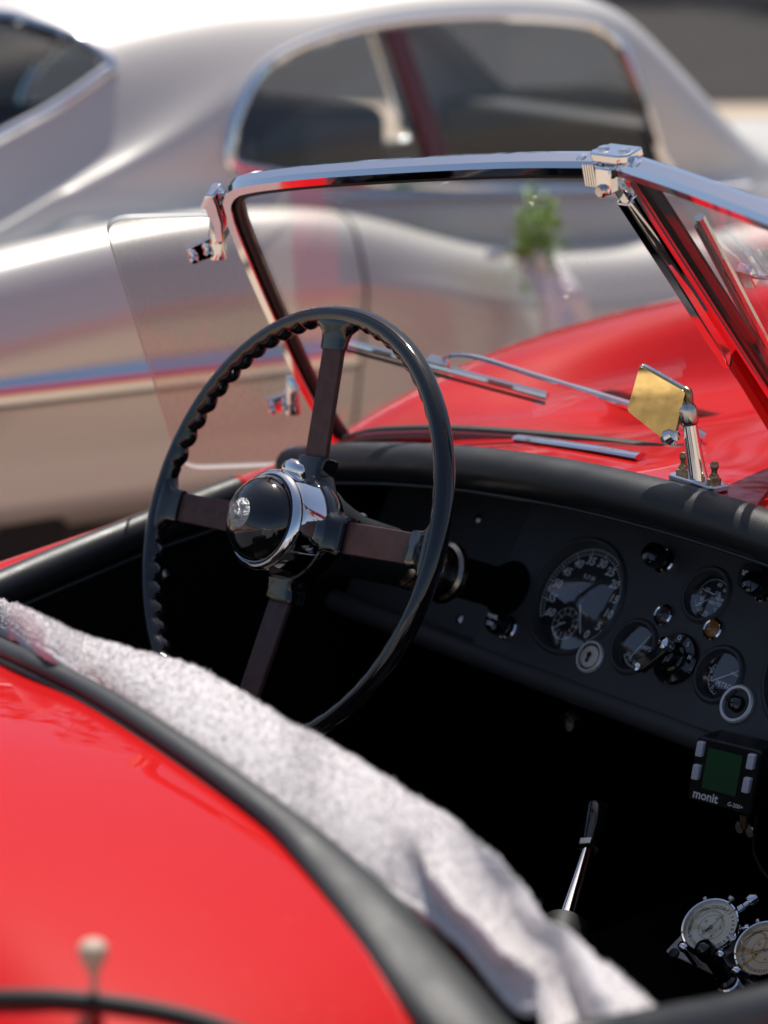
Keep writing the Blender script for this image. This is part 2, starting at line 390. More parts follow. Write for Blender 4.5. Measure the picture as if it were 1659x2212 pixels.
# tachometer
tc = onD_(1255,1293,.008)-DN*.008; TR = .0570
t = gauge('tachometer', tc, TR, .0665)
mb = MB()
for i in range(13):
    a = 143-22.3*i
    mb.add(*text(str(i*5), ang(tc, a, TR*.745), X_, DU, .0126, .18, .00035))
ticks(mb, tc, TR*.88, TR*.97, 143-22.3*12, 143, 60, .00028); ticks(mb, tc, TR*.85, TR*.97, 143-22.3*12, 143, 12, .0006)
arc(mb, tc, TR*.965, TR*.98, 143-22.3*12, 143); arc(mb, tc, TR*.875, TR*.885, 143-22.3*12, 143)
mb.add(*text('R.P.M', ang(tc, -5, TR*.42), X_, DU, .0072, 0, .0001))
cc = ang(tc, 195, TR*.55, 0); arc(mb, cc, TR*.30, TR*.31, 0, 360); ticks(mb, cc, TR*.24, TR*.30, 0, 330, 11, .0004)
for i in range(12): mb.add(*text(str(i+1), ang(cc, 30*(i+1), TR*.19), X_, DU, .0048, 0, .0001))
mb.build('numerals', WHITEM, t, smooth=False)
needle(tc, 151, .008, TR*.72, .0011, WHITEM, t)
needle(cc, 236, .002, TR*.22, .0006, WHITEM, t); needle(cc, 250, .002, TR*.15, .0008, WHITEM, t)
v, f = lathe([(0,-.0052),(.006,-.0054),(.0075,-.0065),(.0075,-.009)], tc, -DN, 24, RE); obj('hub', v, f, BLACKP, t)
# speedometer on the passenger side
sc0 = np.array([onD_(1378,1402)[0]+onD_(1562,1462)[0]-tc[0], tc[1], tc[2]])
t = gauge('speedometer', sc0, TR, .0665); mb = MB()
sc_ = sc0
for i in range(14): mb.add(*text(str(i*10), ang(sc_, -143+22*i, TR*.76), X_, DU, .011, .15, .0003))
ticks(mb, sc_, TR*.88, TR*.97, -143, 143, 65, .0003); mb.build('numerals', WHITEM, t, smooth=False); needle(sc_, -143, .008, TR*.72, .0011, WHITEM, t)
# small gauges
def small(name, px, py, r=.0225): c = onD_(px, py, .007)-DN*.007; return c, gauge(name, c, r, r+.0085), r
c, t, r = small('ammeter', 1378, 1402); mb = MB()
mb.add(*text('AMPS', ang(c, 60, r*.32), X_, DU, .0068, 0, .0001))
for s, a in (('30',235),('15',210),('0',180),('15',150),('30',125)): mb.add(*text(s, ang(c, a, r*.62), X_, DU, .0062, 0, .0001))
arc(mb, c, r*.82, r*.86, 120, 240); ticks(mb, c, r*.74, r*.84, 120, 240, 12, .0003); mb.build('numerals', WHITEM, t, smooth=False)
needle(c, 27, .014, r*.8, .0006, WHITEM, t)
c, t, r = small('fuel_gauge', 1562, 1462); mb = MB()
mb.add(*text('PETROL', ang(c, 150, r*.38), X_, DU, .0068, 0, .0001)); mb.add(*text('GALLS', ang(c, 60, r*.55), X_, DU, .004, 0, .0001))
for s, a in (('0',215),('8',250)): mb.add(*text(s, ang(c, a, r*.7), X_, DU, .0055, 0, .0001))
arc(mb, c, r*.84, r*.87, 190, 300); ticks(mb, c, r*.74, r*.85, 190, 300, 8, .0003); mb.build('numerals', WHITEM, t, smooth=False)
needle(c, 56, .014, r*.82, .0006, WHITEM, t)
c, t, r = small('oil_and_water_gauge', 1535, 1290); mb = MB()
for s, a, q in (('20',-55,.5),('40',10,.66),('60',48,.74),('0',-82,.74)): mb.add(*text(s, ang(c, a, r*q), X_, DU, .0062, 0, .0001))
mb.add(*text('OIL', ang(c, 42, r*.36), X_, DU, .0052, 0, .0001)); mb.add(*text('LBS', ang(c, 70, r*.34), X_, DU, .004, 0, .0001)); mb.add(*text('SQ.IN', ang(c, 85, r*.45), X_, DU, .004, 0, .0001))
for s, a, q in (('30',-110,.55),('50',-132,.66),('60',-150,.74),('70',180,.75)): mb.add(*text(s, ang(c, a, r*q), X_, DU, .0058, 0, .0001))
mb.add(*text('WATER', ang(c, 125, r*.36), X_, DU, .0055, 0, .0001)); mb.add(*text('°C', ang(c, 140, r*.62), X_, DU, .0045, 0, .0001))
arc(mb, c, r*.86, r*.88, -95, 60); arc(mb, c, r*.86, r*.88, -105, -190); mb.build('numerals', WHITEM, t, smooth=False)
needle(ang(c, -40, .006, 0), -82, .007, .011, .0007, WHITEM, t); needle(ang(c, -140, .007, 0), 52, .012, .004, .0007, WHITEM, t)
# the panel itself, bored for the gauges
pm = obj('instrument_panel', *prism(PANEL, DN, .012), DASH, car, smooth=False)
for c, r in HOLES:
    n = 64; ring = [c+X_*r*math.cos(2*math.pi*i/n)+DU*r*math.sin(2*math.pi*i/n) for i in range(n)]
    co = obj('cutter', *prism(ring, DN, .06), DASH, smooth=False); pm.modifiers.clear()
    bo = pm.modifiers.new('holes', 'BOOLEAN'); bo.operation = 'DIFFERENCE'; bo.object = co; bo.solver = 'EXACT'
    dg = bpy.context.evaluated_depsgraph_get(); nm = bpy.data.meshes.new_from_object(pm.evaluated_get(dg)); pm.modifiers.clear(); pm.data = nm
    cme = co.data; bpy.data.objects.remove(co); bpy.data.meshes.remove(cme)
bv = pm.modifiers.new('bevel', 'BEVEL'); bv.width = .0015; bv.segments = 2; bv.limit_method = 'ANGLE'
pm.data.shade_flat()
# push knobs
def knob(px, py, letters=None):
    c = dp(px, py)
    v, f = lathe([(.0135,.0),(.0135,.003),(.012,.0042),(.0095,.0035),(.009,.0)], c, -DN, 32, RE); e = obj('switch_knob', v, f, CHROME, car)
    v, f = lathe([(.0075,.0),(.0075,.010),(.0115,.012),(.0130,.016),(.0130,.022),(.011,.0265),(.006,.0285),(0,.029)], c, -DN, 32, RE)
    obj('knob_cap', v, f, BAKE, e)
    if letters:
        mb = MB()
        for s, dx, dz_ in letters: mb.add(*text(s, c-DN*.0289+X_*dx+DU*dz_, X_, DU, .0055, 0, .0003))
        mb.build('lettering', WHITEM, e, smooth=False)
knob(1098, 1358, [('PANEL',0,.004),('DIM',0,-.004)]); knob(1437, 1213); knob(1655, 1275)
# wiper knob with scalloped edge
c = dp(1640, 1255); n = 48; v = []; f = []
for h, rs in ((0,.010),(.006,.0155),(.014,.016),(.017,.014)):
    for i in range(n):
        a = 2*math.pi*i/n; r = rs*(1+.05*math.cos(8*a)); v.append(c+X_*r*math.cos(a)+DU*r*math.sin(a)-DN*h)
f = [(j*n+i, j*n+(i+1) % n, (j+1)*n+(i+1) % n, (j+1)*n+i) for j in range(3) for i in range(n)]+[tuple(3*n+i for i in range(n))]
wk = obj('wiper_knob', v, f, BLACKP, car); mb = MB().add(*text('WIPER', c-DN*.0174+DU*.001, -X_, -DU, .0068, 0, .0002)); mb.build('lettering', WHITEM, wk, smooth=False)
# lamps
def lamp(px, py, m, nm):
    c = dp(px, py); v, f = lathe([(.0115,-.001),(.0115,.003),(.0100,.0042),(.0088,.0035),(.0088,.0)], c, -DN, 32, RE); e = obj(nm, v, f, CHROME, car)
    v, f = lathe([(.0089,.001),(.006,.0032),(0,.0040)], c, -DN, 32, RE); obj('lens', v, f, m, e)
lamp(1435, 1330, PURPLE, 'warning_lamp'); lamp(1542, 1361, AMBER, 'warning_lamp')
# ignition lock
c = dp(1277, 1420); v, f = lathe([(.0175,-.001),(.0175,.003),(.016,.0045),(.0145,.0045),(.0140,.001)], c, -DN, 40, RE)
e = obj('ignition_lock', v, f, SATIN, car)
v, f = lathe([(.0142,.0012),(.0118,.0012)], c, -DN, 40, RE); obj('lock_gap', v, f, INK, e)
v, f = lathe([(.0120,.001),(.0116,.0034),(.009,.0042),(0,.0044)], c, -DN, 40, RE); obj('lock_barrel', v, f, LOCKF, e)
mb = MB(); mb.add(*[q for q in lathe([(0,.0049),(.0032,.0049)], c+DU*.0018, -DN, 16, RE)]); mb.add([c-DN*.0049+X_*p[0]+DU*p[2] for p in ((-.0016,0,.001),(.0016,0,.001),(.0022,0,-.0065),(-.0022,0,-.0065))], [(0,1,2,3)])
mb.build('keyhole', INK, e, smooth=False)
# cigar lighter
c = dp(1594, 1522); v, f = lathe([(.0195,-.001),(.0195,.003),(.018,.0045),(.0155,.0042),(.015,.001),(.015,-.008)], c, -DN, 40, RE); e = obj('cigar_lighter', v, f, SATIN, car)
v, f = lathe([(.0149,-.006),(.011,-.004),(.0085,-.001),(.0075,.006),(.004,.008),(0,.008)], c, -DN, 32, RE); obj('lighter_knob', v, f, BAKE, e)
# light switch with key
c = dp(1455, 1422)+X_*.004; v, f = lathe([(.027,-.001),(.027,.003),(.025,.005),(.016,.006),(.015,.009),(.012,.010),(.0105,.020),(.006,.022),(0,.022)], c, -DN, 48, RE)
e = obj('light_switch', v, f, BAKE, car); mb = MB()
for s, a in (('O',-5),('S',35),('H',75)): mb.add(*text(s, ang(c, a, .0205, .0062), X_, DU, .0062, 0, .0002))
mb.build('lettering', WHITEM, e, smooth=False)
d = nrm(-.62*X_-.72*DU); kk = c-DN*.024; s2 = np.cross(d, DN)
v, f = prism(rpoly([kk-d*.013-s2*.005, kk-d*.013+s2*.005, kk+d*.030+s2*.0075, kk+d*.030-s2*.0075], .004), DN, .008); obj('switch_lever', v, f, BAKE, e, bevel=.0015)
v, f = lathe([(0,.008),(.006,.006),(.0075,.0),(.006,-.006),(0,-.008)], kk-d*.010-DN*.006, -DN, 24, RE); obj('lever_pivot', v, f, CHROME, e)
v, f = lathe([(0,.005),(.004,.004),(.0055,.0),(.004,-.004),(0,-.005)], kk+d*.030, -DN, 20, RE); obj('lever_tip', v, f, CHROME, e)
# panel screws
for px, py in ((1033,1120),(993,1337)):
    c = onD_(px, py, .020); v, f = lathe([(.0058,-.001),(.0055,.001),(.003,.0022),(0,.0025)], c, -DN, 20, RE); e = obj('panel_screw', v, f, OLDCHROME, car)
    v, f = box(c-DN*.0026, nrm(.5*X_+.9*DU)*.0045, DN*.0003, nrm(.9*X_-.5*DU)*.0006); obj('slot', v, f, INK, e, smooth=False)

# ---- interior shell
v, f = box((0,.25,.20), X_*.62, Y_*.75, Z_*.01); obj('floor', v, f, CARPET, car)
v, f = box((0,.62,.54), X_*.68, Y_*.01, Z_*.33); obj('bulkhead', v, f, CARPET, car)
sec = [catmull([(-.14,y,.20),(-.13,y,.36),(-.08,y,.425),(0,y,.435),(.08,y,.425),(.13,y,.36),(.14,y,.20)], 5) for y in (-.42, .1, .62)]
v, f = loft(sec); obj('transmission_tunnel', v, f, CARPET, car)
for s in (-1, 1):
    lp = [np.array([s*.572, y, lerp([-.45,-.18,0,.15,.62],[.735,.765,.80,.815,.80],y)]) for y in np.linspace(-.45,.62,14)]
    v, f = prism(lp+[np.array([s*.572,.62,.2]), np.array([s*.572,-.45,.2])], X_, .012); obj('door_lining', v, f, CARPET, car)
    v, f = tube([np.array([s*.563, y, lerp([-.3,-.18,0,.25],[.71,.728,.762,.79],y)]) for y in np.linspace(-.3,.25,16)], .003, 8); obj('lining_piping', v, f, VINYL, car)
    bx = MB().add(*box((s*.30,-.38,.53), X_*.22, Y_*.06, Z_*.24)).add(*box((s*.30,-.17,.33), X_*.22, Y_*.22, Z_*.07)); bx.build('seat', LEATHER, car, bevel=.03, seg=4)
v, f = box((0,-.47,.50), X_*.56, Y_*.015, Z_*.26); obj('rear_bulkhead', v, f, CARPET, car)
# door top rolls
dr = [(-330,1425),(-150,1338),(0,1272),(150,1208),(300,1148),(430,1095),(522,1060)]
dl = catmull([onX(px, py, -.572) for px, py in dr], 6)
nr_ = catmull([np.array([.597, -.405, .744])]+[onX(px, py, .575) for px, py in ((1250,2290),(1380,2250),(1520,2222),(1659,2190),(1850,2130),(2050,2050),(2250,1960))], 6)
for s in (-1, 1):
    pth = [p*np.array([-s,1,1]) for p in dl] if s < 0 else nr_; v, f = tube(pth, .0185, 16); obj('door_top_roll', v, f, VINYL, car)
    e = pth[-1]; v, f = lathe([(0,.004),(.014,.004),(.019,.0),(.019,-.006)], e, nrm(pth[-1]-pth[-2]), 24); obj('roll_end_cap', v, f, RED, car)

# ---- steering wheel
WC = hit(622, 1137, cw, cw@WHEEL)
U = np.array([0, math.sin(WB), math.cos(WB)]); AX = np.array([0, math.cos(WB), -math.sin(WB)]); NW = -AX
psi = math.radians(5.5); WR = X_*math.cos(psi)+U*math.sin(psi); WU = U*math.cos(psi)-X_*math.sin(psi)
RIM = .2165; NA = 720; NS = 20; v = []; f = []
for i in range(NA):
    a = 2*math.pi*i/NA; rad = WR*math.cos(a)+WU*math.sin(a)
    off = abs((math.degrees(a)+45) % 90-45)                     # degrees from the nearest spoke
    win = min(1, max(0, (off-10)/3.0))
    bump = abs(math.sin(a*62/2*1.0))**.7
    for j in range(NS):
        b = 2*math.pi*j/NS; cx, cy = math.cos(b), math.sin(b)  # cx outward, cy towards the driver
        wgt = max(0, math.cos(b-math.radians(205)))**2
        r = .0098+win*wgt*(.0055*bump-.0025)
        v.append(WC+rad*(RIM+cx*r)+NW*(cy*r*1.08))
for i in range(NA):
    for j in range(NS): f.append((i*NS+j, ((i+1) % NA)*NS+j, ((i+1) % NA)*NS+(j+1) % NS, i*NS+(j+1) % NS))
wheel = obj('steering_wheel', v, f, BAKE, car, angle=70)
HC = WC-NW*.015                                  # hub sits a little below the rim plane
for k4 in range(4):
    a = math.pi/2*k4; d = WR*math.cos(a)+WU*math.sin(a); s = np.cross(NW, d)
    c0, c1 = WC+d*.060-NW*.016, WC+d*.197-NW*.001
    v, f = prism([c0-s*.0162, c0+s*.0162, c1+s*.0150, c1-s*.0150], NW, .0055); obj('spoke', v, f, SPOKE, wheel, bevel=.0012)
    # moulded flare where the spoke meets the rim
    secs = []
    for t_, wd, th in ((.1815,.0176,.0048),(.1855,.0182,.0055),(.1915,.0180,.0062),(.1985,.0192,.0075),(.2045,.0245,.0092),(.2095,.033,.0100),(.2145,.046,.0092)):
        p = WC+d*t_-NW*.0015; ring = []
        for j in range(20):
            b = 2*math.pi*j/20; ring.append(p+s*wd*np.sign(math.cos(b))*abs(math.cos(b))**.5+NW*(th*np.sign(math.sin(b))*abs(math.sin(b))**.6)-d*(0.0 if t_ < .2 else (wd*math.cos(b))**2/(2*RIM)))
        secs.append(ring+[ring[0]])
    v, f = loft(secs); v2 = MB().add(v, f); v2.add(secs[0][:-1], [tuple(range(20))]); v2.build('rim_socket', BAKE, wheel)
    # socket at the boss
    secs = []
    for t_, wd, th in ((.030,.030,.014),(.045,.026,.015),(.055,.0190,.0145),(.064,.0190,.0125),(.070,.0205,.0125),(.0735,.0205,.0115),(.0745,.0175,.009)):
        p = WC+d*t_-NW*.018; ring = []
        for j in range(24):
            b = 2*math.pi*j/24; ring.append(p+s*wd*np.sign(math.cos(b))*abs(math.cos(b))**.35+NW*(th*np.sign(math.sin(b))*abs(math.sin(b))**.35))
        secs.append(ring+[ring[0]])
    v, f = loft(secs); v2 = MB().add(v, f); v2.add(secs[-1][:-1], [tuple(range(24))]); v2.build('spoke_socket', BAKE, wheel)
v, f = lathe([(.030,-.032),(.044,-.022),(.052,-.010),(.055,.004),(.0545,.010),(.051,.012)], HC, NW, 64); obj('boss', v, f, BAKE, wheel)
v, f = lathe([(.0525,.008),(.0530,.016),(.0525,.036),(.0515,.044),(.0490,.0485),(.0460,.0500),(.0445,.0490),(.0440,.046)], HC, NW, 80); obj('chrome_ring', v, f, CHROME, wheel)
v, f = lathe([(.0442,.046),(.0438,.050),(.0415,.057),(.036,.065),(.028,.0715),(.020,.0755),(.0148,.0775)], HC, NW, 80); obj('horn_button', v, f, BAKE, wheel)
# cat-head medallion in low relief
def medal(a, b):
    th = 2*math.pi*a; r = .0148*b; x, y = r*math.cos(th), r*math.sin(th); h = .0775+.0014*(1-b*b)
    for mx, my, mr, mh in ((0,.001,.0085,.0016),(-.0045,.0085,.003,.0018),(.0045,.0085,.003,.0018),(-.0032,.0025,.0016,-.0014),(.0032,.0025,.0016,-.0014),(0,-.003,.0030,.0016),(0,-.0068,.0026,-.0018),(-.004,-.003,.0022,.001),(.004,-.003,.0022,.001)):
        h += mh*math.exp(-((x-mx)**2+(y-my)**2)/(mr*mr))
    return HC+WR*x+WU*y+NW*h
v, f = grid(medal, 73, 22); obj('cat_head_medallion', v, f, SKYBLUEDIAL, wheel, angle=180)
# trafficator lever
p = HC+NW*.030+nrm(WU*.96+WR*.16)*.050; dl_ = nrm(WU*.75+NW*.62+WR*.05)
pr_ = []
for h, r in ((-.010,.0085),(-.004,.0088),(.001,.0095),(.007,.0095),(.0115,.0085),(.015,.0062),(.0175,.003),(.018,0)): pr_.append((r, h))
v, f = lathe(pr_, p, dl_, 28); c_ = np.array(p)
v = [c_+(q-c_)-np.outer(NW, NW)@(q-c_)*.25+np.outer(np.cross(NW, WU), np.cross(NW, WU))@(q-c_)*.75 for q in v]; obj('indicator_lever', v, f, CHROME, wheel)
# column
v, f = lathe([(.050,.030),(.049,.036),(.043,.048),(.036,.070),(.031,.095),(.030,.140),(.0285,.146),(.022,.147),(.022,.205)], WC, AX, 48); col = obj('steering_column', v, f, VINYL, car)
for a_ in (35, 80):
    a_ = math.radians(a_); q = WC+AX*.085+(X_*math.cos(a_)+U*math.sin(a_))*.0325; v, f = lathe([(.0045,-.002),(.004,.0016),(0,.0022)], q, X_*math.cos(a_)+U*math.sin(a_), 16); obj('shroud_screw', v, f, OLDCHROME, col)
pf = [(.022,.152)]
for i in range(6): h = .156+.0062*i; pf += [(.0270,h),(.0285,h+.0016),(.0285,h+.0042),(.0270,h+.0056)]
pf += [(.0285,.196),(.0285,.214),(.0325,.217),(.0335,.223),(.031,.227),(.024,.228)]
v, f = lathe(pf, WC, AX, 56); obj('adjuster_sleeve', v, f, SLEEVE, col)
v, f = lathe([(.022,.226),(.022,.300),(.034,.322),(.034,.350)], WC, AX, 48); obj('column_tube', v, f, CARPET, col)

# ---- windscreen
T0 = onX(1338, 352, 0); PR0 = onX(1659, 850, 0); pd = nrm(PR0-T0)
TL = onY(492, 388, .045)
NL = nrm(np.cross(pd, TL-T0));  NL = NL if NL[1] < 0 else -NL     # left pane normal, facing the rear
def onL(px, py, o=0): return hit(px, py, NL, NL@T0+o)
MX = np.array([-1,1,1])
NR = NL*MX
def onR(px, py, o=0): return hit(px, py, NR, NR@T0+o)
BASE = T0+pd*((T0[2]-.905)/-pd[2])
pt_top = [onL(*p) for p in ((1338,352),(1150,352),(1000,357),(850,365),(700,375),(600,385),(540,394),(512,404),(499,425),(503,452),(515,490),(560,600),(600,690),(650,800),(700,895),(740,955))]
# left frame: top rail and post in one bent channel
F1 = []
for a in pt_top: F1.append(a)
fr1 = catmull(F1, 4)
def chan(path, N, wo, wi, d, inward):
    """rectangular channel swept round a pane edge; inward: function giving direction into the pane"""
    v = []; f = []
    for i, p in enumerate(path):
        t_ = nrm(path[min(i+1, len(path)-1)]-path[max(i-1, 0)]); s = nrm(np.cross(t_, N))
        if s@(inward-p) < 0: s = -s
        prof = [(-wo*.55,d), (wi*.8,d), (wi,d*.55), (wi,-d*.55), (wi*.8,-d), (-wo*.55,-d), (-wo,-d*.5), (-wo,d*.5)]
        v += [p+s*a+N*b for a, b in prof]
    k = 8
    for i in range(len(path)-1):
        for q in range(k): f.append((i*k+q, i*k+(q+1) % k, (i+1)*k+(q+1) % k, (i+1)*k+q))
    f += [tuple(range(k)), tuple((len(path)-1)*k+q for q in range(k))]
    return v, f
inL = onL(950, 650); ntop = 8*4+1
bot_left = pt_top[-1]
screen = None
for s in (1, -1):
    M = np.array([s,1,1])
    path = [p*M for p in fr1]; N = NL*M; inn = inL*M
    v, f = chan(path, N, .0074, .0066, .0105, inn); o_ = obj('windscreen_frame', v, f, CHROME, car, angle=25)
    if s == 1: screen = o_
    # rubber glazing strip
    def shift(path, dd):
        out = []
        for i, p in enumerate(path):
            t_ = nrm(path[min(i+1, len(path)-1)]-path[max(i-1, 0)]); sv = nrm(np.cross(t_, N)); sv = sv if sv@(inn-p) > 0 else -sv; out.append(p+sv*dd)
        return out
    v, f = chan(shift(path[1:], .0105), N, .0035, .0035, .006, inn); obj('glazing_rubber', v, f, RUBBER, o_, angle=25)
    # pane
    pillar_bot = (BASE+pd*.0)*M
    outl = [p for p in shift(path, .004)]
    base_in = BASE*M
    poly = outl+[base_in]
    v, f = prism(poly, N, .005); obj('windscreen_glass', v, f, GLASS, o_, smooth=False)
# painted plinth and rubber seal along the base of each pane
bl0 = [onL(px, py, .012) for px, py in ((742,958),(800,942),(880,937),(960,937),(1100,945),(1300,964),(1500,991),(1659,1017))]
ext = nrm(bl0[-1]-bl0[-2]); bl0.append(bl0[-1]+ext*(-bl0[-1][0]/ext[0]))
for s in (1, -1):
    M = np.array([s,1,1]); pth = [p*M for p in catmull(bl0, 5)]
    v, f = tube([p-Z_*.004 for p in pth], 1, 12, scale=[(.010,.0095)]*len(pth)); o_ = obj('windscreen_plinth', v, f, PLINTH, car)
    v, f = tube([p+Z_*.0055+Y_*.004 for p in pth], 1, 10, scale=[(.008,.0042)]*len(pth)); obj('sill_rubber', v, f, RUBBER, o_)
# centre pillar: frame bars each side, a dark cover and the painted lower post
side = X_
for s in (1, -1):
    M = np.array([s,1,1]); a = T0+pd*.012-X_*.011; b = BASE-X_*.011
    v, f = chan([(a+(b-a)*t_)*M for t_ in np.linspace(0,1,6)], NL*M, .006, .006, .011, inL*M); o_ = obj('pillar_channel', v, f, CHROME, screen, angle=25)
    a2, b2 = a-X_*.008, b-X_*.008
    v, f = chan([(a2+(b2-a2)*t_)*M for t_ in np.linspace(0,1,6)], NL*M, .004, .005, .007, inL*M); obj('glazing_rubber', v, f, RUBBER, screen, angle=25)
pn = nrm(np.cross(X_, pd)); pn = pn if pn[1] < 0 else -pn          # rearward normal of the pillar
L1 = np.linalg.norm(BASE-T0)
v = []; f = []
for t_, wd, th in ((.03,.0085,.016),(.15,.0085,.016),(.235,.0085,.018),(.245,.007,.020),(.252,.005,.020)):
    p = T0+pd*t_+pn*.012; v += [p-X_*wd-pn*.006, p-X_*wd*.8+pn*th*.6, p+X_*wd*.8+pn*th*.6, p+X_*wd-pn*.006]
for i in range(4):
    for q in range(4): f.append((i*4+q, i*4+(q+1) % 4, (i+1)*4+(q+1) % 4, (i+1)*4+q))
f += [(0,1,2,3), (16,17,18,19)]; obj('pillar_cover', v, f, CHROME, screen, bevel=.0015)
v = []; f = []
for t_, wd, th in ((.20,.0065,.012),(.26,.009,.014),(.32,.011,.016),(L1,.014,.018)):
    p = T0+pd*t_+pn*.008; v += [p-X_*wd-pn*.004, p-X_*wd*.8+pn*th*.6, p+X_*wd*.8+pn*th*.6, p+X_*wd-pn*.004]
for i in range(3):
    for q in range(4): f.append((i*4+q, i*4+(q+1) % 4, (i+1)*4+(q+1) % 4, (i+1)*4+q))
f += [(0,1,2,3), (12,13,14,15)]; obj('painted_post', v, f, RED, screen, bevel=.002)
# centre bracket with screws
bn = nrm([0,-.25,.97]); by = nrm(np.cross(bn, X_)); bc = T0+np.array([0,-.004,.008])
poly = [bc-X_*.024-by*.009, bc-X_*.017-by*.015, bc+X_*.017-by*.015, bc+X_*.024-by*.009, bc+X_*.020+by*.014, bc-X_*.020+by*.014]
v, f = prism(poly, bn, .009); obj('centre_bracket', v, f, CHROME, screen, bevel=.002)
def screw(c, n, r, parent, m=CHROME, a=0.6):
    e1, e2, n = basis(n); v, f = lathe([(r,-.001),(r,.0006),(r*.8,.0016),(0,.0020)], c, n, 20); o = obj('slotted_screw', v, f, m, parent)
    d = e1*math.cos(a)+e2*math.sin(a); v, f = box(c+n*.0021, d*r*.85, np.cross(n, d)*r*.13, n*.0003); obj('screw_slot', v, f, INK, o, smooth=False) if parent.parent is None else None
    return o
for sx in (-1, 1):
    screw(bc+X_*sx*.013+bn*.0052-by*.002, bn, .0055, screen, a=.9*sx)
    rl = nrm((TL-T0) if sx < 0 else (TL*MX-T0)); top_n = nrm(np.cross(NL if sx < 0 else NR, rl)); top_n = top_n if top_n[2] > 0 else -top_n
    screw(T0+rl*.036+top_n*.0088, top_n, .0052, screen, a=.4)
v, f = prism([bc-X_*.010-by*.014-bn*.006, bc+X_*.010-by*.014-bn*.006, bc+X_*.009-by*.018-bn*.030, bc-X_*.009-by*.018-bn*.030], by, .012); obj('bracket_leg', v, f, CHROME, screen, bevel=.002)
v, f = lathe([(.006,-.004),(.006,.002),(.0045,.004),(0,.004)], bc-by*.024-bn*.026, -by, 20); obj('bracket_nut', v, f, OLDCHROME, screen)
mbc = MB(); cb = bc-X_*.020-by*.014-bn*.016
for i in range(5): mbc.add(*box(cb+X_*(-.006+.003*i), X_*.0011, by*.004, bn*.010))
mbc.add(*box(cb+by*.002, X_*.008, by*.003, bn*.0095)); mbc.build('ribbed_clamp', CHROME, screen)

# ---- wind deflector on the left post
post = [p for p in fr1[ntop+8:]]
HT, HB = onL(492, 470), onL(655, 860)                               # hinge points on the post
dd = nrm([-.40,-.92,0])
pN = nrm(np.cross(HB-HT, dd)); pN = pN if pN[1] < 0 or pN[0] > 0 else -pN
def onD(px, py): return hit(px, py, pN, pN@(HT-X_*.012))
outl = rpoly([onD(470,462), onD(222,470), onD(392,1012), onD(740,998), onD(520,540)], [.02,.03,.030,.005,.0], 8)
v, f = prism(outl, pN, .006); defl = obj('wind_deflector', v, f, PERSPEX, car, smooth=False)
v, f = sweep(outl, [(-.0006,-.0032),(.0008,-.0032),(.0008,.0032),(-.0006,.0032)], up=pN, closed=True, caps=False); obj('deflector_rim', v, f, EDGEG, defl)
for hp, (ax_, ay_) in ((onL(487,515),(405,545)), (onL(648,855),(575,870))):
    q = onD(ax_, ay_)+pN*.006; a = hp-X_*.010+pN*.008; t_ = nrm(q-a); n_ = nrm(np.cross(t_, pN))
    v, f = prism(rpoly([q-n_*.0115, q+n_*.0115, a+n_*.015, a-n_*.015], .002), pN, .004); b_ = obj('deflector_bracket', v, f, CHROME, car, bevel=.0008)
    for u_ in (.14, .58):
        c = q+(a-q)*u_+pN*.0018; v, f = lathe([(.0055,0),(.0055,.004),(.0042,.0048),(.0042,.008),(.003,.0098),(0,.010)], c, pN, 14); obj('dome_nut', v, f, CHROME, b_)
    v, f = lathe([(0,-.016),(.0095,-.016),(.0098,-.014),(.0098,.014),(.009,.016),(0,.0166)], a+t_*.004, nrm(hp-a+np.array([0,0,.9])*0+Z_), 24); h_ = obj('hinge_barrel', v, f, CHROME, b_)
    v, f = lathe([(0,-.014),(.0082,-.014),(.0085,-.012),(.0085,.012),(.0075,.014),(0,.0146)], hp+np.array([.0,-.010,.010]), Z_, 24); obj('hinge_barrel', v, f, CHROME, b_)
    e1 = a+t_*.004+Z_*.0168; v, f = box(e1, nrm([.4,.9,0])*.0075, nrm([.9,-.4,0])*.0011, Z_*.0006); obj('screw_slot', v, f, INK, b_, smooth=False)
# hooked hood catch above the upper hinge
hk = [onL(*p, .006) for p in ((452,408),(440,432),(452,440),(466,470),(474,505),(492,512),(490,470),(478,428),(470,410))]
v, f = prism(hk, NL, .020); obj('hood_catch', v, f, CHROME, car, bevel=.002)

# ---- wipers (outside of the glass)
def wiper(on, blade, arm, clip, par):
    o = -.016
    bl = [on(*p, o) for p in blade]; v, f = sweep([bl[0]+(bl[1]-bl[0])*t_ for t_ in np.linspace(0,1,8)], [(-.0045,-.003),(-.0015,-.005),(.0015,-.005),(.0045,-.003),(.0045,.001),(.002,.004),(-.002,.004),(-.0045,.001)], up=NL)
    b = obj('wiper_blade', v, f, CHROME, car)
    v, f = tube([p+NL*.006-Z_*.003 for p in bl], .0022, 8); obj('blade_rubber', v, f, RUBBER, b)
    ar = catmull([on(*p, o-.006) for p in arm], 6); v, f = tube(ar, 1, 10, scale=[.0022+.0045*(i/len(ar))**2 for i in range(len(ar))]); obj('wiper_arm', v, f, CHROME, b)
    c = on(*clip, o-.004); t_ = nrm(bl[1]-bl[0]); n_ = nrm(np.cross(t_, NL)); n_ = n_ if n_[2] > 0 else -n_
    v, f = prism(rpoly([c-t_*.014-n_*.005, c+t_*.014-n_*.005, c+t_*.012+n_*.008, c-t_*.010+n_*.008], .003), NL, .010); obj('blade_clip', v, f, CHROME, b, bevel=.001)
wiper(onL, ((728,735),(1182,856)), ((952,778),(975,768),(1010,768),(1060,780),(1160,812),(1260,843),(1350,872),(1440,905),(1520,945)), (945,786), None)
wiper(onR, ((1510,470),(1655,745)), ((1600,594),(1640,598),(1700,603),(1790,625),(1880,660)), (1612,596), None)
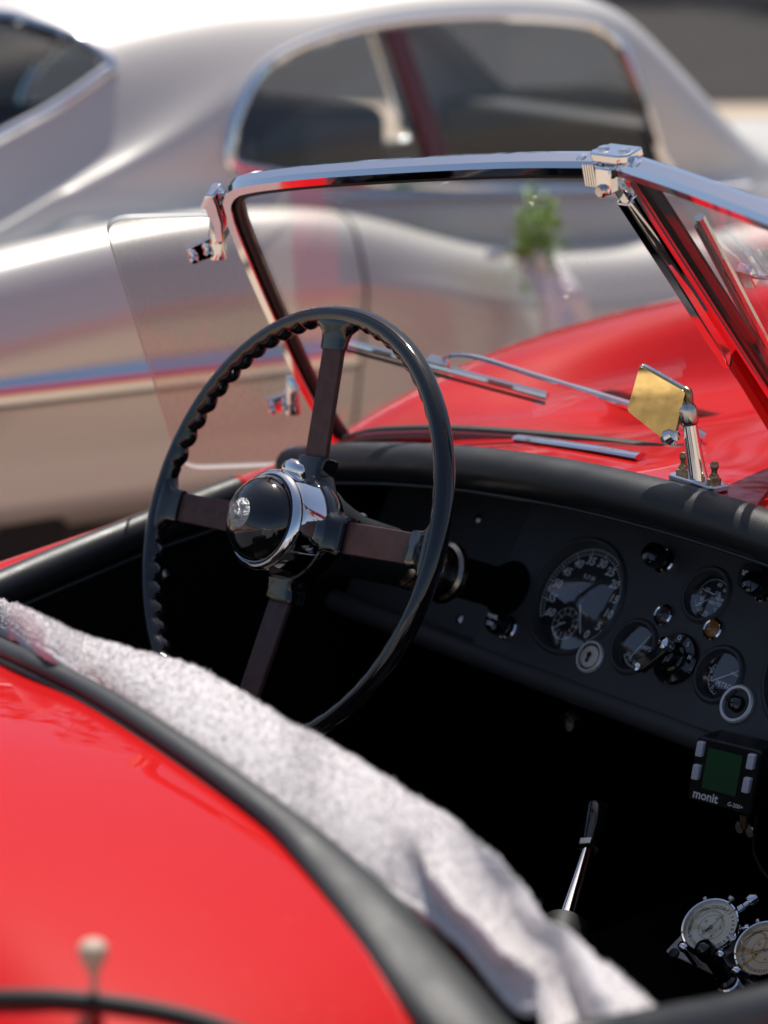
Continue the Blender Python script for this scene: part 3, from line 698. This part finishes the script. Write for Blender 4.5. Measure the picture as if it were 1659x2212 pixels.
# demister vent strip on the scuttle
dv = catmull([onF(px, py, zsc)+Z_*.003 for px, py in ((1120,952),(1200,963),(1300,978),(1385,993))], 5)
v, f = tube(dv, 1, 10, scale=[(.009,.004)]*len(dv)); obj('demister_strip', v, f, CHROME, car)

# ---- rear view mirror on the scuttle
mbp = onF(1508, 1050, zsc); mN = nrm([0,-.05,1])
mc = mbp+Z_*.004; ex = nrm([1,.0,-.04])
v, f = prism(rpoly([mc-ex*.030-Y_*.0125, mc+ex*.030-Y_*.0125, mc+ex*.030+Y_*.0125, mc-ex*.030+Y_*.0125], .006), mN, .007); mir = obj('rear_view_mirror', v, f, CHROME, car, bevel=.0015)
for s in (-1, 1):
    e = mc+ex*s*.020+Z_*.003; v, f = lathe([(.0072,0),(.0072,.005),(.005,.006)], e, Z_, 6); obj('base_nut', v, f, BRASS, mir, smooth=False)
    v, f = lathe([(.005,.005),(.0048,.008),(.003,.010),(.0028,.013),(.0042,.016),(.0042,.019),(.0025,.0215),(0,.022)], e, Z_, 16); obj('base_stud', v, f, BRASS, mir)
sb = mc+Z_*.002; stp = hit(1488, 905, (cw[0],cw[1],0), np.array([cw[0],cw[1],0])@sb+.0)
v, f = tube([sb+(stp-sb)*t_ for t_ in np.linspace(0,1,6)], .0085, 20, scale=[1.15,1.02,.95,.9,.87,.85]); obj('mirror_stalk', v, f, CHROME, mir)
v, f = lathe([(.0070,-.002),(.0088,.0),(.0092,.003),(.0092,.013),(.0086,.016),(.006,.020),(0,.021)], stp-nrm(stp-sb)*.004, stp-sb, 28); obj('knurled_collar', v, f, OLDCHROME, mir)
# glass: quad on a plane through the stalk head, leaning as in the photograph
gq = [(1383,790),(1482,846),(1452,962),(1356,886)]
mp = stp+np.array([-.012,-.012,.0])
mn = nrm(nrm(np.array([.06,-.98,-.31]))-cw)
gpts = [hit(*p, mn, mn@mp) for p in gq]
v, f = prism(rpoly(gpts, .003, 3), mn, .004); obj('mirror_glass', v, f, MIRROR, mir, smooth=False)
gcen = sum(gpts)/4; v, f = prism(rpoly([gcen+(p-gcen)*1.05-mn*.0058 for p in gpts], .004, 3), mn, .0075); obj('mirror_back', v, f, OLDCHROME, mir, bevel=.0015)
hd = gpts[1]*.35+gpts[2]*.35+gpts[0]*.15+gpts[3]*.15
v, f = tube(catmull([stp+Z_*.012, stp+Z_*.026+(hd-stp)*.15, hd-mn*.012+Z_*.006, hd-mn*.004], 6), .0045, 12, up=(0,1,0)); obj('mirror_arm', v, f, BRASS, mir)
v, f = lathe([(0,-.010),(.007,-.007),(.0095,0),(.007,.007),(0,.010)], stp-Z_*.018-X_*.014-Y_*.010, nrm([1,0,.6]), 20); obj('ball_joint', v, f, CHROME, mir)

# ---- gear lever
gt, gn, gb = onX(1297, 1745, -.075), onX(1275, 1842, -.05), onX(1221, 2004, 0); ga = nrm(gt-gb)
L2 = np.linalg.norm(gn-gb); L3 = np.linalg.norm(gt-gb)
v, f = lathe([(.0135,-.02),(.0125,0),(.0090,L2*.55),(.0068,L2)], gb, ga, 28); gl = obj('gear_lever', v, f, CHROME, car)
v, f = lathe([(.0115,L2-.003),(.0118,L2+.004),(.006,L2+.0055)], gb, ga, 6); obj('lock_nut', v, f, OLDCHROME, gl, smooth=False)
h = L3-L2; v, f = lathe([(.0095,L2+.004),(.0108,L2+.2*h),(.0135,L2+.55*h),(.0162,L2+.82*h),(.0160,L2+.92*h),(.0125,L2+.985*h),(.005,L2+h),(0,L2+h)], gb, ga, 28); obj('gear_knob', v, f, BAKE, gl)
v, f = lathe([(.034,-.09),(.030,-.07),(.031,-.06),(.026,-.045),(.027,-.035),(.022,-.02),(.022,.004),(.018,.006),(.013,.004)], gb, ga, 28); obj('gaiter', v, f, RUBBER, gl)
# small chrome handle knob deep in the footwell and a window winder on the far door lining
c = onX(1240, 1555, -.16); v, f = lathe([(0,.012),(.010,.010),(.012,0),(.006,-.01)], c, -Y_, 20); obj('footwell_knob', v, f, OLDCHROME, car)
c = onX(347, 1240, -.55); v, f = lathe([(0,.012),(.006,.010),(.008,.004),(.008,0)], c, X_, 20); obj('door_catch', v, f, OLDCHROME, car)

# ================================================================== TRIP COMPUTER
trip = thing('trip_computer', 'black trip computer with dark green screen hung under the dashboard', 'trip computer')
YT = .212; cs = [onY(*p, YT) for p in ((1512,1592),(1652,1629),(1612,1757),(1478,1723))]
tcn = sum(cs)/4; tx = nrm((cs[1]-cs[0])+(cs[2]-cs[3])); tz = nrm((cs[0]-cs[3])+(cs[1]-cs[2])); tz = nrm(tz-tx*(tz@tx)*.3); ty = -nrm(np.cross(tx, tz)); ty = ty if ty[1] < 0 else -ty
hw, hh = np.linalg.norm(cs[1]-cs[0])/2, np.linalg.norm(cs[0]-cs[3])/2
def tp(a, b, h=0): return tcn+tx*a*hw+tz*b*hh+ty*h
v, f = prism(rpoly([tp(-1,-1,-.015), tp(1,-1,-.015), tp(1,1,-.015), tp(-1,1,-.015)], .006), ty, .030); obj('case', v, f, BLACKP, trip, bevel=.002)
v, f = prism([tp(-.58,-.52,.0002), tp(.48,-.52,.0002), tp(.48,.72,.0002), tp(-.58,.72,.0002)], ty, .001); obj('screen', v, f, LCD, trip, smooth=False)
for a, b in ((-.80,.72),(-.80,.0),(.78,.72),(.78,.0)):
    b -= .08; v, f = prism(rpoly([tp(a-.105,b-.23,.001), tp(a+.105,b-.23,.001), tp(a+.105,b+.23,.001), tp(a-.105,b+.23,.001)], .0015), ty, .005); obj('button', v, f, GREYBTN, trip, bevel=.0008)
mb = MB(); mb.add(*text('monit', tp(-.42,-.76,.0004), tx, tz, .0135, 0, .0004)); mb.add(*text('G-200+', tp(.52,-.80,.0004), tx, tz, .0062, .1, .0001)); mb.build('lettering', WHITEM, trip, smooth=False)
wn = tp(.62,-1.12,-.012)
for s in (-1, 1):
    v, f = lathe([(0,-.001),(.0045,-.001),(.005,0),(.0045,.001),(0,.001)], wn+X_*s*.0065-Z_*.012, -Y_, 16); v = [np.array([q[0], q[1], (q[2]-wn[2])*1.3+wn[2]]) for q in v]; obj('wing_nut_ear', v, f, OLDCHROME, trip)
v, f = lathe([(.0055,0),(.0055,-.008),(.004,-.014),(0,-.014)], wn, Z_, 14); obj('wing_nut', v, f, BRASS, trip)
cb_ = catmull([onY(*p, .23) for p in ((1655,1640),(1640,1740),(1628,1810),(1632,1850),(1660,1895),(1720,1930))], 6)
cbl = obj('thin_cable', *tube(cb_, .0016, 8), RUBBER); cbl['label'] = 'thin black cable looping down beneath the trip computer'; cbl['category'] = 'cable'

# ================================================================== STOPWATCHES
sn = nrm([.05,-.64,.765]); sx_ = nrm(np.cross(Y_*.9+Z_*.7, sn)); sx_ = sx_ if sx_[0] > 0 else -sx_
sx_ = nrm(X_-sn*(X_@sn)); sy_ = np.cross(sn, sx_)
pc = onX(1536, 2002, .095)                                           # first dial centre
pl0 = pc-sn*.034
def onP(px, py, o=0): return hit(px, py, sn, sn@pl0+o)
plate = thing('mounting_plate', 'brushed aluminium plate holding both stopwatches beside the gear lever', 'plate')
pq = [onP(1438,2057), onP(1490,2003), onP(1800,2110), onP(1720,2190)]
v, f = prism(rpoly(pq, .003), sn, .003); obj('base', v, f, ALU, plate, bevel=.0006)
v, f = lathe([(.0055,0),(.005,.0022),(.003,.003),(0,.003)], onP(1457,2060,.0015), sn, 16); obj('rivet', v, f, BLACKP, plate)
def stopwatch(c, m, ring, a1, a2, label):
    T = thing('stopwatch', label, 'stopwatch')
    R_ = .0290; e = (sx_, sy_)
    v, f = lathe([(.0,-.016),(R_*.8,-.016),(R_*1.02,-.011),(R_*1.07,-.004),(R_*1.05,.001),(R_*1.0,.0035),(R_*.95,.003),(R_*.94,-.001)], c, sn, 56, e); obj('case', v, f, CHROME, T)
    v, f = lathe([(0,-.0008),(R_*.945,-.0008)], c, sn, 56, e); obj('dial_face', v, f, m, T)
    v, f = lathe([(0,.004),(R_*.6,.0038),(R_*.93,.0022),(R_*.955,.001)], c, sn, 48, e); obj('crystal', v, f, DGLASS, T)
    mb = MB()
    def at(a, r, h=-.0005): a = math.radians(a); return c+sx_*math.sin(a)*r+sy_*math.cos(a)*r+sn*h
    for i in range(30):
        a = 12*(i+1)
        tdir = at(a, 1)-at(0, 0); mb.add(*text(str(i+1), at(a, R_*.76), nrm(sx_*math.cos(math.radians(a))-sy_*math.sin(math.radians(a))), nrm(sx_*math.sin(math.radians(a))+sy_*math.cos(math.radians(a))), .0046, 0, .00012))
    for i in range(150):
        a = 2.4*i; L_ = .90 if i % 5 else .87; d = nrm(at(a, 1, 0)-c); s = np.cross(d, sn)*.00010; mb.add([at(a,R_*L_)-s, at(a,R_*L_)+s, at(a,R_*.93)+s, at(a,R_*.93)-s], [(0,1,2,3)])
    k = 60
    for r0 in (.44,):
        V = []
        for i in range(k+1): V += [at(6*i, R_*r0), at(6*i, R_*(r0+.015))]
        mb.add(V, [(2*i, 2*i+1, 2*i+3, 2*i+2) for i in range(k)])
    for i in range(5): mb.add(*text(str(3*(i+1)), at(72*(i+1), R_*.33), sx_, sy_, .0036, 0, .0001))
    mb.build('numerals', INK, T, smooth=False)
    for a, r0, r1, wd in ((a1,.30,.90,.0003),(a1+180,.0,.42,.0006),(a2,.0,.36,.0005)):
        d = nrm(at(a, 1, 0)-c); s = np.cross(d, sn)*wd; o = c+sn*.0007; v, f = prism([o-s, o+s, o+d*R_*r1+s*.4, o+d*R_*r1-s*.4], sn, .0003); obj('hand', v, f, INK, T, smooth=False)
    v, f = lathe([(.0018,0),(.0016,.0012),(0,.0014)], c, sn, 12); obj('hand_hub', v, f, INK, T)
    dcr = nrm(sx_*math.sin(math.radians(22))+sy_*math.cos(math.radians(22)))
    v, f = lathe([(.0045,.028),(.0045,.036),(.0035,.037),(.0035,.042),(.0068,.043),(.0072,.046),(.0072,.052),(.006,.054),(0,.0545)], c-sn*.006, dcr, 20); obj('crown', v, f, CHROME, T)
    for a in (-5, -48, 62):
        d = nrm(sx_*math.sin(math.radians(a))+sy_*math.cos(math.radians(a))); v, f = lathe([(.002,.028),(.002,.033),(.0042,.0335),(.0042,.037),(.003,.0385),(0,.039)], c-sn*.006, d, 16); obj('push_button', v, f, CHROME if a > 0 else OLDCHROME, T)
    for a in (205, 128):
        d = nrm(sx_*math.sin(math.radians(a))+sy_*math.cos(math.radians(a))); p = c+d*R_*1.12; v, f = lathe([(.0035,-.032),(.0035,-.004),(.005,-.003),(.005,.002),(.003,.0035),(0,.004)], p, sn, 14); obj('clamp_post', v, f, CHROME, T)
    return T
stopwatch(pc, CREAM, 0, 15, 205, 'cream faced chrome stopwatch')['label'] = 'cream faced chrome stopwatch clamped at the free corner of the aluminium plate'
pc2 = onP(1652, 2052, .034)
stopwatch(pc2, YELLOWED, 0, -130, 60, 'x')['label'] = 'yellowed brown faced chrome stopwatch in the middle of the aluminium plate'
lv = onP(1572, 2120, .0); T_ = thing('clamp_lever', 'black ball tipped clamp lever standing between the two stopwatches', 'lever')
v, f = lathe([(.011,0),(.011,.004),(.0075,.006),(.007,.030),(.0075,.034),(.0095,.038),(.0105,.044),(.0085,.051),(.004,.0545),(0,.055)], lv, nrm(sn+np.array([-.22,.1,.05])), 24); obj('lever', v, f, BAKE, T_)
v, f = lathe([(.0125,-.001),(.0125,.002),(.010,.003)], lv, sn, 24); obj('washer', v, f, CHROME, T_)
for i, pts in enumerate((((1480,2240),(1545,2180),(1600,2148),(1660,2130),(1740,2120)), ((1560,2220),(1600,2175),(1640,2150),(1700,2128)))):
    p = catmull([onP(a, b, .012) for a, b in pts], 8); o = obj('thick_cable', *tube(p, .0042, 10), RUBBER)
    o['label'] = ('thick black cable crossing the aluminium plate edge towards the seat', 'short thick black cable tucked closest to the yellowed stopwatch')[i]; o['category'] = 'cable'; o['group'] = 'cables over the stopwatch plate'

# ================================================================== TOWEL
tw = thing('towel', 'pale grey terry towel draped along the rear cockpit edge', 'towel')
re_ = [(-420,1155),(-200,1255),(0,1348),(200,1464),(400,1594),(600,1738),(700,1815),(790,1885),(850,1908),(920,1985),(1000,2085),(1080,2165),(1180,2195),(1230,2300),(1290,2420)]
fe_ = [(-420,1130),(-200,1216),(0,1300),(200,1380),(430,1450),(600,1545),(700,1600),(870,1710),(1000,1797),(1070,1858),(1125,1918),(1175,2000),(1280,2082),(1370,2212),(1450,2350)]
lift = [0,0,0,0,0,0,.002,.006,.010,.014,.017,.019,.021,.022,.022]
R3 = [onF(px, py, lambda x, y, k=k: zr(x)-.006+lift[k]) for k, (px, py) in enumerate(re_)]
F3 = [onF(px, py, lambda x, y: zr(x)+.006) for px, py in fe_]
RR = catmull(R3, 10); FF = catmull(F3, 10); NU = 560; NV = 110
def samp(P, a):
    t_ = a*(len(P)-1); i = min(int(t_), len(P)-2); return P[i]*(1-(t_-i))+P[i+1]*(t_-i)
from mathutils import noise as mn_
def towel(a, b):
    r, fq = samp(RR, a), samp(FF, a)
    fold = max(0, min(1, (a-.52)/.14)); back = nrm(np.array([r[0]-fq[0], r[1]-fq[1], 0]))
    if b < .10:                                  # rolled hem at the rear edge, turning under
        t_ = b/.10; th = math.pi*(1-t_)
        p = r-Z_*.005+back*(.005*math.sin(th))-Z_*.005*math.cos(th)
        bb = 0
    elif b < .62:
        t_ = (b-.10)/.52; p = r+(fq-r)*t_; p = p+Z_*(.011*math.sin(math.pi*t_)**.7); bb = t_
    else:
        t_ = (b-.62)/.38; th = min(1, t_/.3)*math.pi/2; p = fq-back*(.018*math.sin(th))+Z_*(-.018*(1-math.cos(th)))
        p = p+Z_*(-max(0, t_-.3)*.20)-back*.01*max(0, t_-.3); bb = 1
    # long soft folds at the near end
    if fold > 0:
        ph = bb*2*math.pi*1.55+.6*math.sin(a*22)+a*9
        p = p+Z_*(fold*.021*math.sin(ph)*math.sin(math.pi*min(1, bb+.12))**.5)
        p = p+np.array([math.cos(TH), math.sin(TH), 0])*fold*.014*math.cos(ph)
    n1 = mn_.noise(Vector(p*14)); n2 = mn_.noise(Vector(p*55)); n3 = mn_.noise(Vector(p*230)); n4 = mn_.noise(Vector(p*420))
    p = p+Z_*(.0022*n1+.0016*n2+.0013*n3+.0009*n4)-back*(.0015*n2+.001*n3)
    return p
v, f = grid(towel, NU, NV); cloth = obj('cloth', v, f, TOWEL, tw, angle=180)
# terry pile: short loose loops standing off the cloth
V = np.array(v).reshape(NU, NV, 3); me = cloth.data; pv = []; pfc = []
nr = np.array([q.normal[:] for q in me.vertices]).reshape(NU, NV, 3)
if nr[NU//2, NV//2, 2] < 0: nr = -nr
for k in range(80000):
    i = rnd.random()*(NU-2); j = rnd.random()*(NV-2); i0, j0 = int(i), int(j)
    p = V[i0, j0]+(V[i0+1, j0]-V[i0, j0])*(i-i0)+(V[i0, j0+1]-V[i0, j0])*(j-j0); n_ = nr[i0, j0]
    d = nrm(n_+np.array([rnd.gauss(0,.6), rnd.gauss(0,.6), rnd.gauss(0,.6)])); L_ = .0009+.0011*rnd.random()
    if rnd.random() < .012: L_ *= 2.2
    s = nrm(np.cross(d, [rnd.gauss(0,1), rnd.gauss(0,1), rnd.gauss(0,1)]))*.00034; b2 = p+d*L_*.6+s*2; t2 = p+d*L_+np.array([rnd.gauss(0,.0006), rnd.gauss(0,.0006), rnd.gauss(0,.0006)])
    k0 = len(pv); pv += [p-s, p+s, b2+s, b2-s, t2]; pfc += [(k0, k0+1, k0+2, k0+3), (k0+3, k0+2, k0+4)]
me = bpy.data.meshes.new('pile'); me.from_pydata([tuple(q) for q in pv], [], pfc); me.materials.append(TOWEL); po = bpy.data.objects.new('pile', me); COL.objects.link(po); po.parent = tw; stuff(po)

# ================================================================== SILVER COUPE
sil = thing('silver_coupe', 'silver vintage coupe with chrome framed side windows parked behind the roadster', 'car')
ROT = math.radians(8); sf = np.array([math.sin(ROT), math.cos(ROT), 0]); ss = np.array([math.cos(ROT), -math.sin(ROT), 0])
c0s = ss@np.array([-2.2,1.8,0])-.55
def sp(o, u, z): return ss*(c0s+o)+sf*u+Z_*z
def ons(px, py, o): p = hit(px, py, ss, c0s+o); return float(sf@p), float(p[2])
us = [-1.0,-.8,-.5,-.2,.1,.4,.7,1.0,1.3,1.6,1.85,2.0,2.15,2.32,2.45,2.8,3.2,3.5]
roof = [.48,.62,.80,.95,1.07,1.17,1.255,1.31,1.33,1.325,1.30,1.255,1.14,.99,.915,.90,.88,.82]
gw = [.36,.42,.47,.50,.515,.53,.54,.545,.55,.55,.55,.55,.55,.54,.50,.44,.38,.32]     # half width at the belt
rwid = [.20,.24,.28,.32,.35,.37,.39,.41,.43,.44,.45,.46,.47,.48,.40,.34,.28,.22]     # half width at the roof edge
shz = [.40,.48,.58,.68,.75,.82,.955,1.10,1.205,1.235,1.225,1.19,1.08,.94,.87,.85,.83,.77]
bel = [.42,.55,.68,.78,.84,.87,.885,.885,.875,.86,.85,.845,.84,.84,.84,.83,.81,.76]
uu = np.linspace(-1.0, 3.5, 181)
def ci(ys, x):                                  # smooth interpolation
    i = int(np.clip(np.searchsorted(us, x)-1, 0, len(us)-2)); P = [ys[max(i-1,0)], ys[i], ys[i+1], ys[min(i+2, len(us)-1)]]; t_ = (x-us[i])/(us[i+1]-us[i])
    h = us[i+1]-us[i]; m0 = (ys[i+1]-ys[max(i-1,0)])/(us[i+1]-us[max(i-1,0)])*h; m1 = (ys[min(i+2,len(us)-1)]-ys[i])/(us[min(i+2,len(us)-1)]-us[i])*h
    return (2*t_**3-3*t_**2+1)*ys[i]+(t_**3-2*t_**2+t_)*m0+(-2*t_**3+3*t_**2)*ys[i+1]+(t_**3-t_**2)*m1
def half(u):
    zr_, g_, r_, b_ = ci(roof, u), ci(gw, u), ci(rwid, u), ci(bel, u)
    h_ = ci(shz, u); b_ = min(b_, h_-.04); so_ = g_-.05
    return [(0,zr_),(so_*.45,zr_-.012-.06*(zr_-h_)),(so_*.80,zr_-.36*(zr_-h_)-.01),(so_,h_),(g_-.012,h_-.35*(h_-b_)),(g_,b_+.02),(g_+.012,b_-.02),(g_+.03,b_-.08),(g_+.05,.45),(g_+.02,.30)]
secs = []
for u in uu:
    h = half(u); pts = catmull([np.array([-a, z, 0]) for a, z in h[::-1]]+[np.array([a, z, 0]) for a, z in h[1:]], 6)
    secs.append([(p[0], u, p[1]) for p in pts])
win = [(480,345),(484,300),(505,240),(560,160),(640,108),(760,66),(900,42),(1050,34),(1180,38),(1270,52),(1322,84),(1350,150),(1375,230),(1400,320),(1412,400),(1100,405),(700,385),(520,365)]
WP = [ons(*p, .515) for p in win]
rwin = [(-900,300),(-500,120),(-200,40),(0,34),(90,55),(170,85),(228,125),(240,145),(215,165),(130,225),(40,275),(-100,340),(-400,430),(-900,480)]
def proj(p):
    d = np.array(p)-CAM; z = d@cw; return PW/2+CK*(d@cr)/z, PH_/2-CK*(d@cu)/z
def inpoly(x, y, P):
    c = False; j = len(P)-1
    for i in range(len(P)):
        if (P[i][1] > y) != (P[j][1] > y) and x < (P[j][0]-P[i][0])*(y-P[i][1])/(P[j][1]-P[i][1])+P[i][0]: c = not c
        j = i
    return c
SV, SF = loft(secs); keep = []; openF = []; rearF = []; SVn = np.array(SV)
# rear and front screens are set by (u, offset)
for q in SF:
    m = SVn[list(q)].mean(0); o, u, z = m
    side_w = abs(o) > .36 and inpoly(u, z, WP)
    rear_w = z > .7 and u < 1.0 and inpoly(*proj(sp(abs(o), u, z)), rwin)
    front_w = abs(o) < .42 and 2.02 < u < 2.30
    (openF if (side_w or front_w) else keep if not rear_w else rearF).append(q)
W3 = [sp(*p) for p in [(a[0], a[1], a[2]) for a in SV]]
body = obj('body_shell', W3, keep, SILVER, sil, angle=180)
# trim round the openings follows the shell
def shell_off(u, z):                            # half width of the shell at height z
    h = half(u); pts = catmull([np.array([a, b, 0]) for a, b in h], 6); best = None
    for a, b in zip(pts[:-1], pts[1:]):
        if (a[1]-z)*(b[1]-z) <= 0 and a[1] != b[1]:
            t_ = (a[1]-z)/(a[1]-b[1]); return a[0]+(b[0]-a[0])*t_
    return pts[0][0]
wl = catmull([np.array([u, z, 0]) for u, z in WP+[WP[0]]], 5)[:-1]
for s in (1, -1):
    ring = [sp(s*(shell_off(p[0], p[1])+.004), p[0], p[1]) for p in wl]
    v, f = tube(ring, .013, 10, closed=True, up=ss); fr_ = obj('window_frame', v, f, CHROME, sil)
    pane = [sp(s*(shell_off(p[0], p[1])-.010), p[0], p[1]) for p in wl]; v, f = prism(pane, ss, .004); obj('window_pane', v, f, GLASS, fr_, smooth=False)
    a, b = ons(850, 42, .515), ons(955, 400, .53)
    P0, P1 = [sp(s*(shell_off(*q)-.008), *q) for q in (a, b)]
    v, f = prism([P0-sf*.022, P0+sf*.022, P1+sf*.028, P1-sf*.028], ss, .03); obj('window_pillar', v, f, MAROON, sil, bevel=.006)
    # waist moulding
    bl_ = [sp(s*(ci(gw, u)+.028), u, ci(bel, u)-.012) for u in np.linspace(.95, 2.3, 30)]; v, f = tube(bl_, .008, 8); obj('waist_moulding', v, f, CHROME, sil)
from mathutils.bvhtree import BVHTree
bvh = BVHTree.FromPolygons([Vector(p) for p in W3], SF)
rr_ = []
for p in catmull([np.array([*p, 0]) for p in rwin], 8):
    h = bvh.ray_cast(Vector(CAM), Vector(nrm(ray(p[0], p[1]))))
    if h[0] is not None:
        q = np.array(h[0]); oo = float(ss@q)-c0s
        if oo > .0 and float(sf@q) < 1.0: rr_.append((oo, float(sf@q), q[2]))
for s in (1, -1):
    v, f = tube([sp(s*(a+.002), u, z+.002) for a, u, z in rr_], .012, 8); fr_ = obj('rear_window_frame', v, f, CHROME, sil)
idx = sorted({i for q in rearF for i in q}); mp_ = {i: k for k, i in enumerate(idx)}
v = [sp(SV[i][0]*.985, SV[i][1], SV[i][2]-.008) for i in idx]; obj('rear_window_pane', v, [tuple(mp_[i] for i in q) for q in rearF], RGLASS, sil)
ws_ = []
for o in np.linspace(-.42,.42,9): ws_.append([sp(o, u, float(np.interp(abs(o), [0,.42], [ci(roof,u), ci(roof,u)-.05]))-.004) for u in np.linspace(2.0,2.32,8)])
v, f = loft(ws_); obj('windscreen_pane', v, f, GLASS, sil)
# wings and doors
hu = [-1.0,-.7,-.3,.1,.44,.62,.815,1.01,1.2,1.39,1.56,1.8,2.04,2.25,2.6,3.0,3.4,3.6]; hz = [.50,.60,.70,.775,.824,.853,.87,.87,.848,.785,.747,.732,.733,.745,.78,.82,.80,.70]
for s in (1, -1):
    secs = []
    for u in np.linspace(-1.0, 3.6, 120):
        z = float(np.interp(u, hu, hz)); zz = [float(np.interp(u+d_, hu, hz)) for d_ in (-.10,-.05,0,.05,.10)]; z = sum(zz)/5
        t0 = 1-.45*max(0, min(1, (-u-.4)/.6))**2-.35*max(0, min(1, (u-3.1)/.5))**2
        dk = max(0, min(1, (u-1.05)/.3)); tk = (1-dk)*.085
        prof = [(.50,z-.10),(.56,z-.045),(.62,z-.008),(.675,z),(.735,z-.026),(.772,z-.085-.03*(1-dk)),(.786-tk*.1,z-.13-.06*(1-dk)),(.788-tk*.75,.50),(.784-tk,.42),(.77-tk,.33),(.70-tk,.27)]
        pts = catmull([np.array([a*(t0 if a > .6 else 1), b, 0]) for a, b in prof], 5); secs.append([sp(s*p[0], u, p[1]) for p in pts])
    v, f = loft(secs); obj('wing_and_door', v, f, SILVER, sil, angle=180)
    for ud in (1.16, 2.12):                      # door shut lines
        sc_i = secs[int(round((ud+1.0)/4.6*119))]; ln = [p+ss*s*.0012 for p in sc_i[14:46]]; v, f = tube(ln, .0028, 6, up=sf); obj('shut_line', v, f, RUBBER, sil)
    # chrome sill rail / bumper blade
    prof = [(-.05,.050),(-.012,.046),(.010,.030),(.018,.008),(.015,-.012),(.004,-.026),(-.014,-.032),(-.05,-.032)]
    v = []; f = []; ul = np.linspace(-1.05, 1.15, 40); k = len(prof)
    for u in ul:
        t0 = .765-.50*max(0, min(1, (-u-.5)/.55))**2
        v += [sp(s*(t0+a), u, .578+b) for a, b in prof]
    for i in range(len(ul)-1):
        for q in range(k): f.append((i*k+q, i*k+(q+1) % k, (i+1)*k+(q+1) % k, (i+1)*k+q))
    f += [tuple(range(k)), tuple((len(ul)-1)*k+q for q in range(k))]; obj('chrome_side_strip', v, f, CHROME, sil)
    for u in (.25, 2.85):
        c = sp(s*.58, u, .33); v, f = lathe([(.18,-.08),(.30,-.085),(.33,-.06),(.33,.06),(.30,.085),(.18,.08)], c, ss, 40); obj('tyre', v, f, TYRE, sil)
        v, f = lathe([(0,.03),(.10,.04),(.16,.06),(.185,.05)], c, ss*s, 32); obj('hub_cap', v, f, CHROME, sil)
# inside of the coupe
v, f = box(sp(0,1.2,.235), ss*.62, sf*2.0, Z_*.125); obj('underbody_shade_box', v, f, RUBBER, sil)  # black box added to shut out light and darken beneath the coupe
v, f = prism([sp(-.5,.6,.62), sp(.5,.6,.62), sp(.5,2.5,.62), sp(-.5,2.5,.62)], Z_, .02); obj('cabin_floor', v, f, CARPET, sil)
for s in (-1, 1):
    v, f = box(sp(s*.25,1.30,.83), ss*.23, sf*.10, Z_*.20); obj('seat', v, f, LEATHER, sil, bevel=.03, seg=3)
v, f = box(sp(0,2.22,.88), ss*.50, sf*.08, Z_*.07); obj('dash', v, f, LEATHER, sil, bevel=.02)
v, f = box(sp(0,.94,.82), ss*.47, sf*.16, Z_*.17); obj('rear_shelf', v, f, LEATHER, sil, bevel=.02)

# door handle of the coupe
hu_, hz_ = ons(1140, 545, .80)
v, f = tube([sp(.79,hu_-.09,hz_+.0), sp(.815,hu_-.08,hz_+.002), sp(.82,hu_,hz_+.004), sp(.815,hu_+.06,hz_+.002), sp(.79,hu_+.07,hz_)], .009, 10); obj('door_handle', v, f, CHROME, sil)

# ================================================================== POSY WITH RIBBON TIED TO THE COUPE'S DOOR HANDLE
hp = sp(.82, hu_, hz_)
posy = thing('posy', 'pale green leafy posy with white ribbon tied to the silver coupe door handle', 'posy', loc=tuple(hp))
lm = MB()
for k in range(420):
    c = np.array([rnd.gauss(.01,.018), rnd.gauss(0,.022), rnd.gauss(.034,.040)])
    d = nrm([rnd.gauss(0,1), rnd.gauss(0,1), rnd.gauss(.4,1)]); s = nrm(np.cross(d, [rnd.gauss(0,1), rnd.gauss(0,1), rnd.gauss(0,1)])); L_ = .014+.014*rnd.random(); n_ = np.cross(d, s)
    lm.add([c, c+d*L_*.5+s*L_*.3+n_*L_*.08, c+d*L_, c+d*L_*.5-s*L_*.3+n_*L_*.08], [(0,1,2),(0,2,3)])
stuff(lm.build('leaves', LEAF, posy, smooth=False))
for k, (px, py, wd, ph) in enumerate(((1300,900,.060,0),(1245,925,.050,1.5),(1215,860,.045,3))):
    eu, ez = ons(px, py, .86); e = sp(.86, eu, ez)-hp; secs = []
    for t_ in np.linspace(0, 1, 30):
        p = e*t_+ss*(.03+.012*math.sin(6*t_+ph)+.010*k)*min(1, t_*4); d_ = nrm(sf+ss*.5*math.sin(9*t_+ph)); wdt = wd*(.75+.25*t_); secs.append([p-d_*wdt, p-d_*wdt*.3+ss*.006, p+d_*wdt*.3-ss*.004, p+d_*wdt])
    v, f = loft(secs); o = obj('ribbon_tail', v, f, RIBBON, posy); sm = o.modifiers.new('solid', 'SOLIDIFY'); sm.thickness = .0008
v, f = lathe([(0,-.02),(.020,-.014),(.028,0),(.020,.014),(0,.02)], (.02,0,-.01), nrm([.3,.9,.2]), 14); obj('ribbon_knot', v, f, RIBBON, posy)
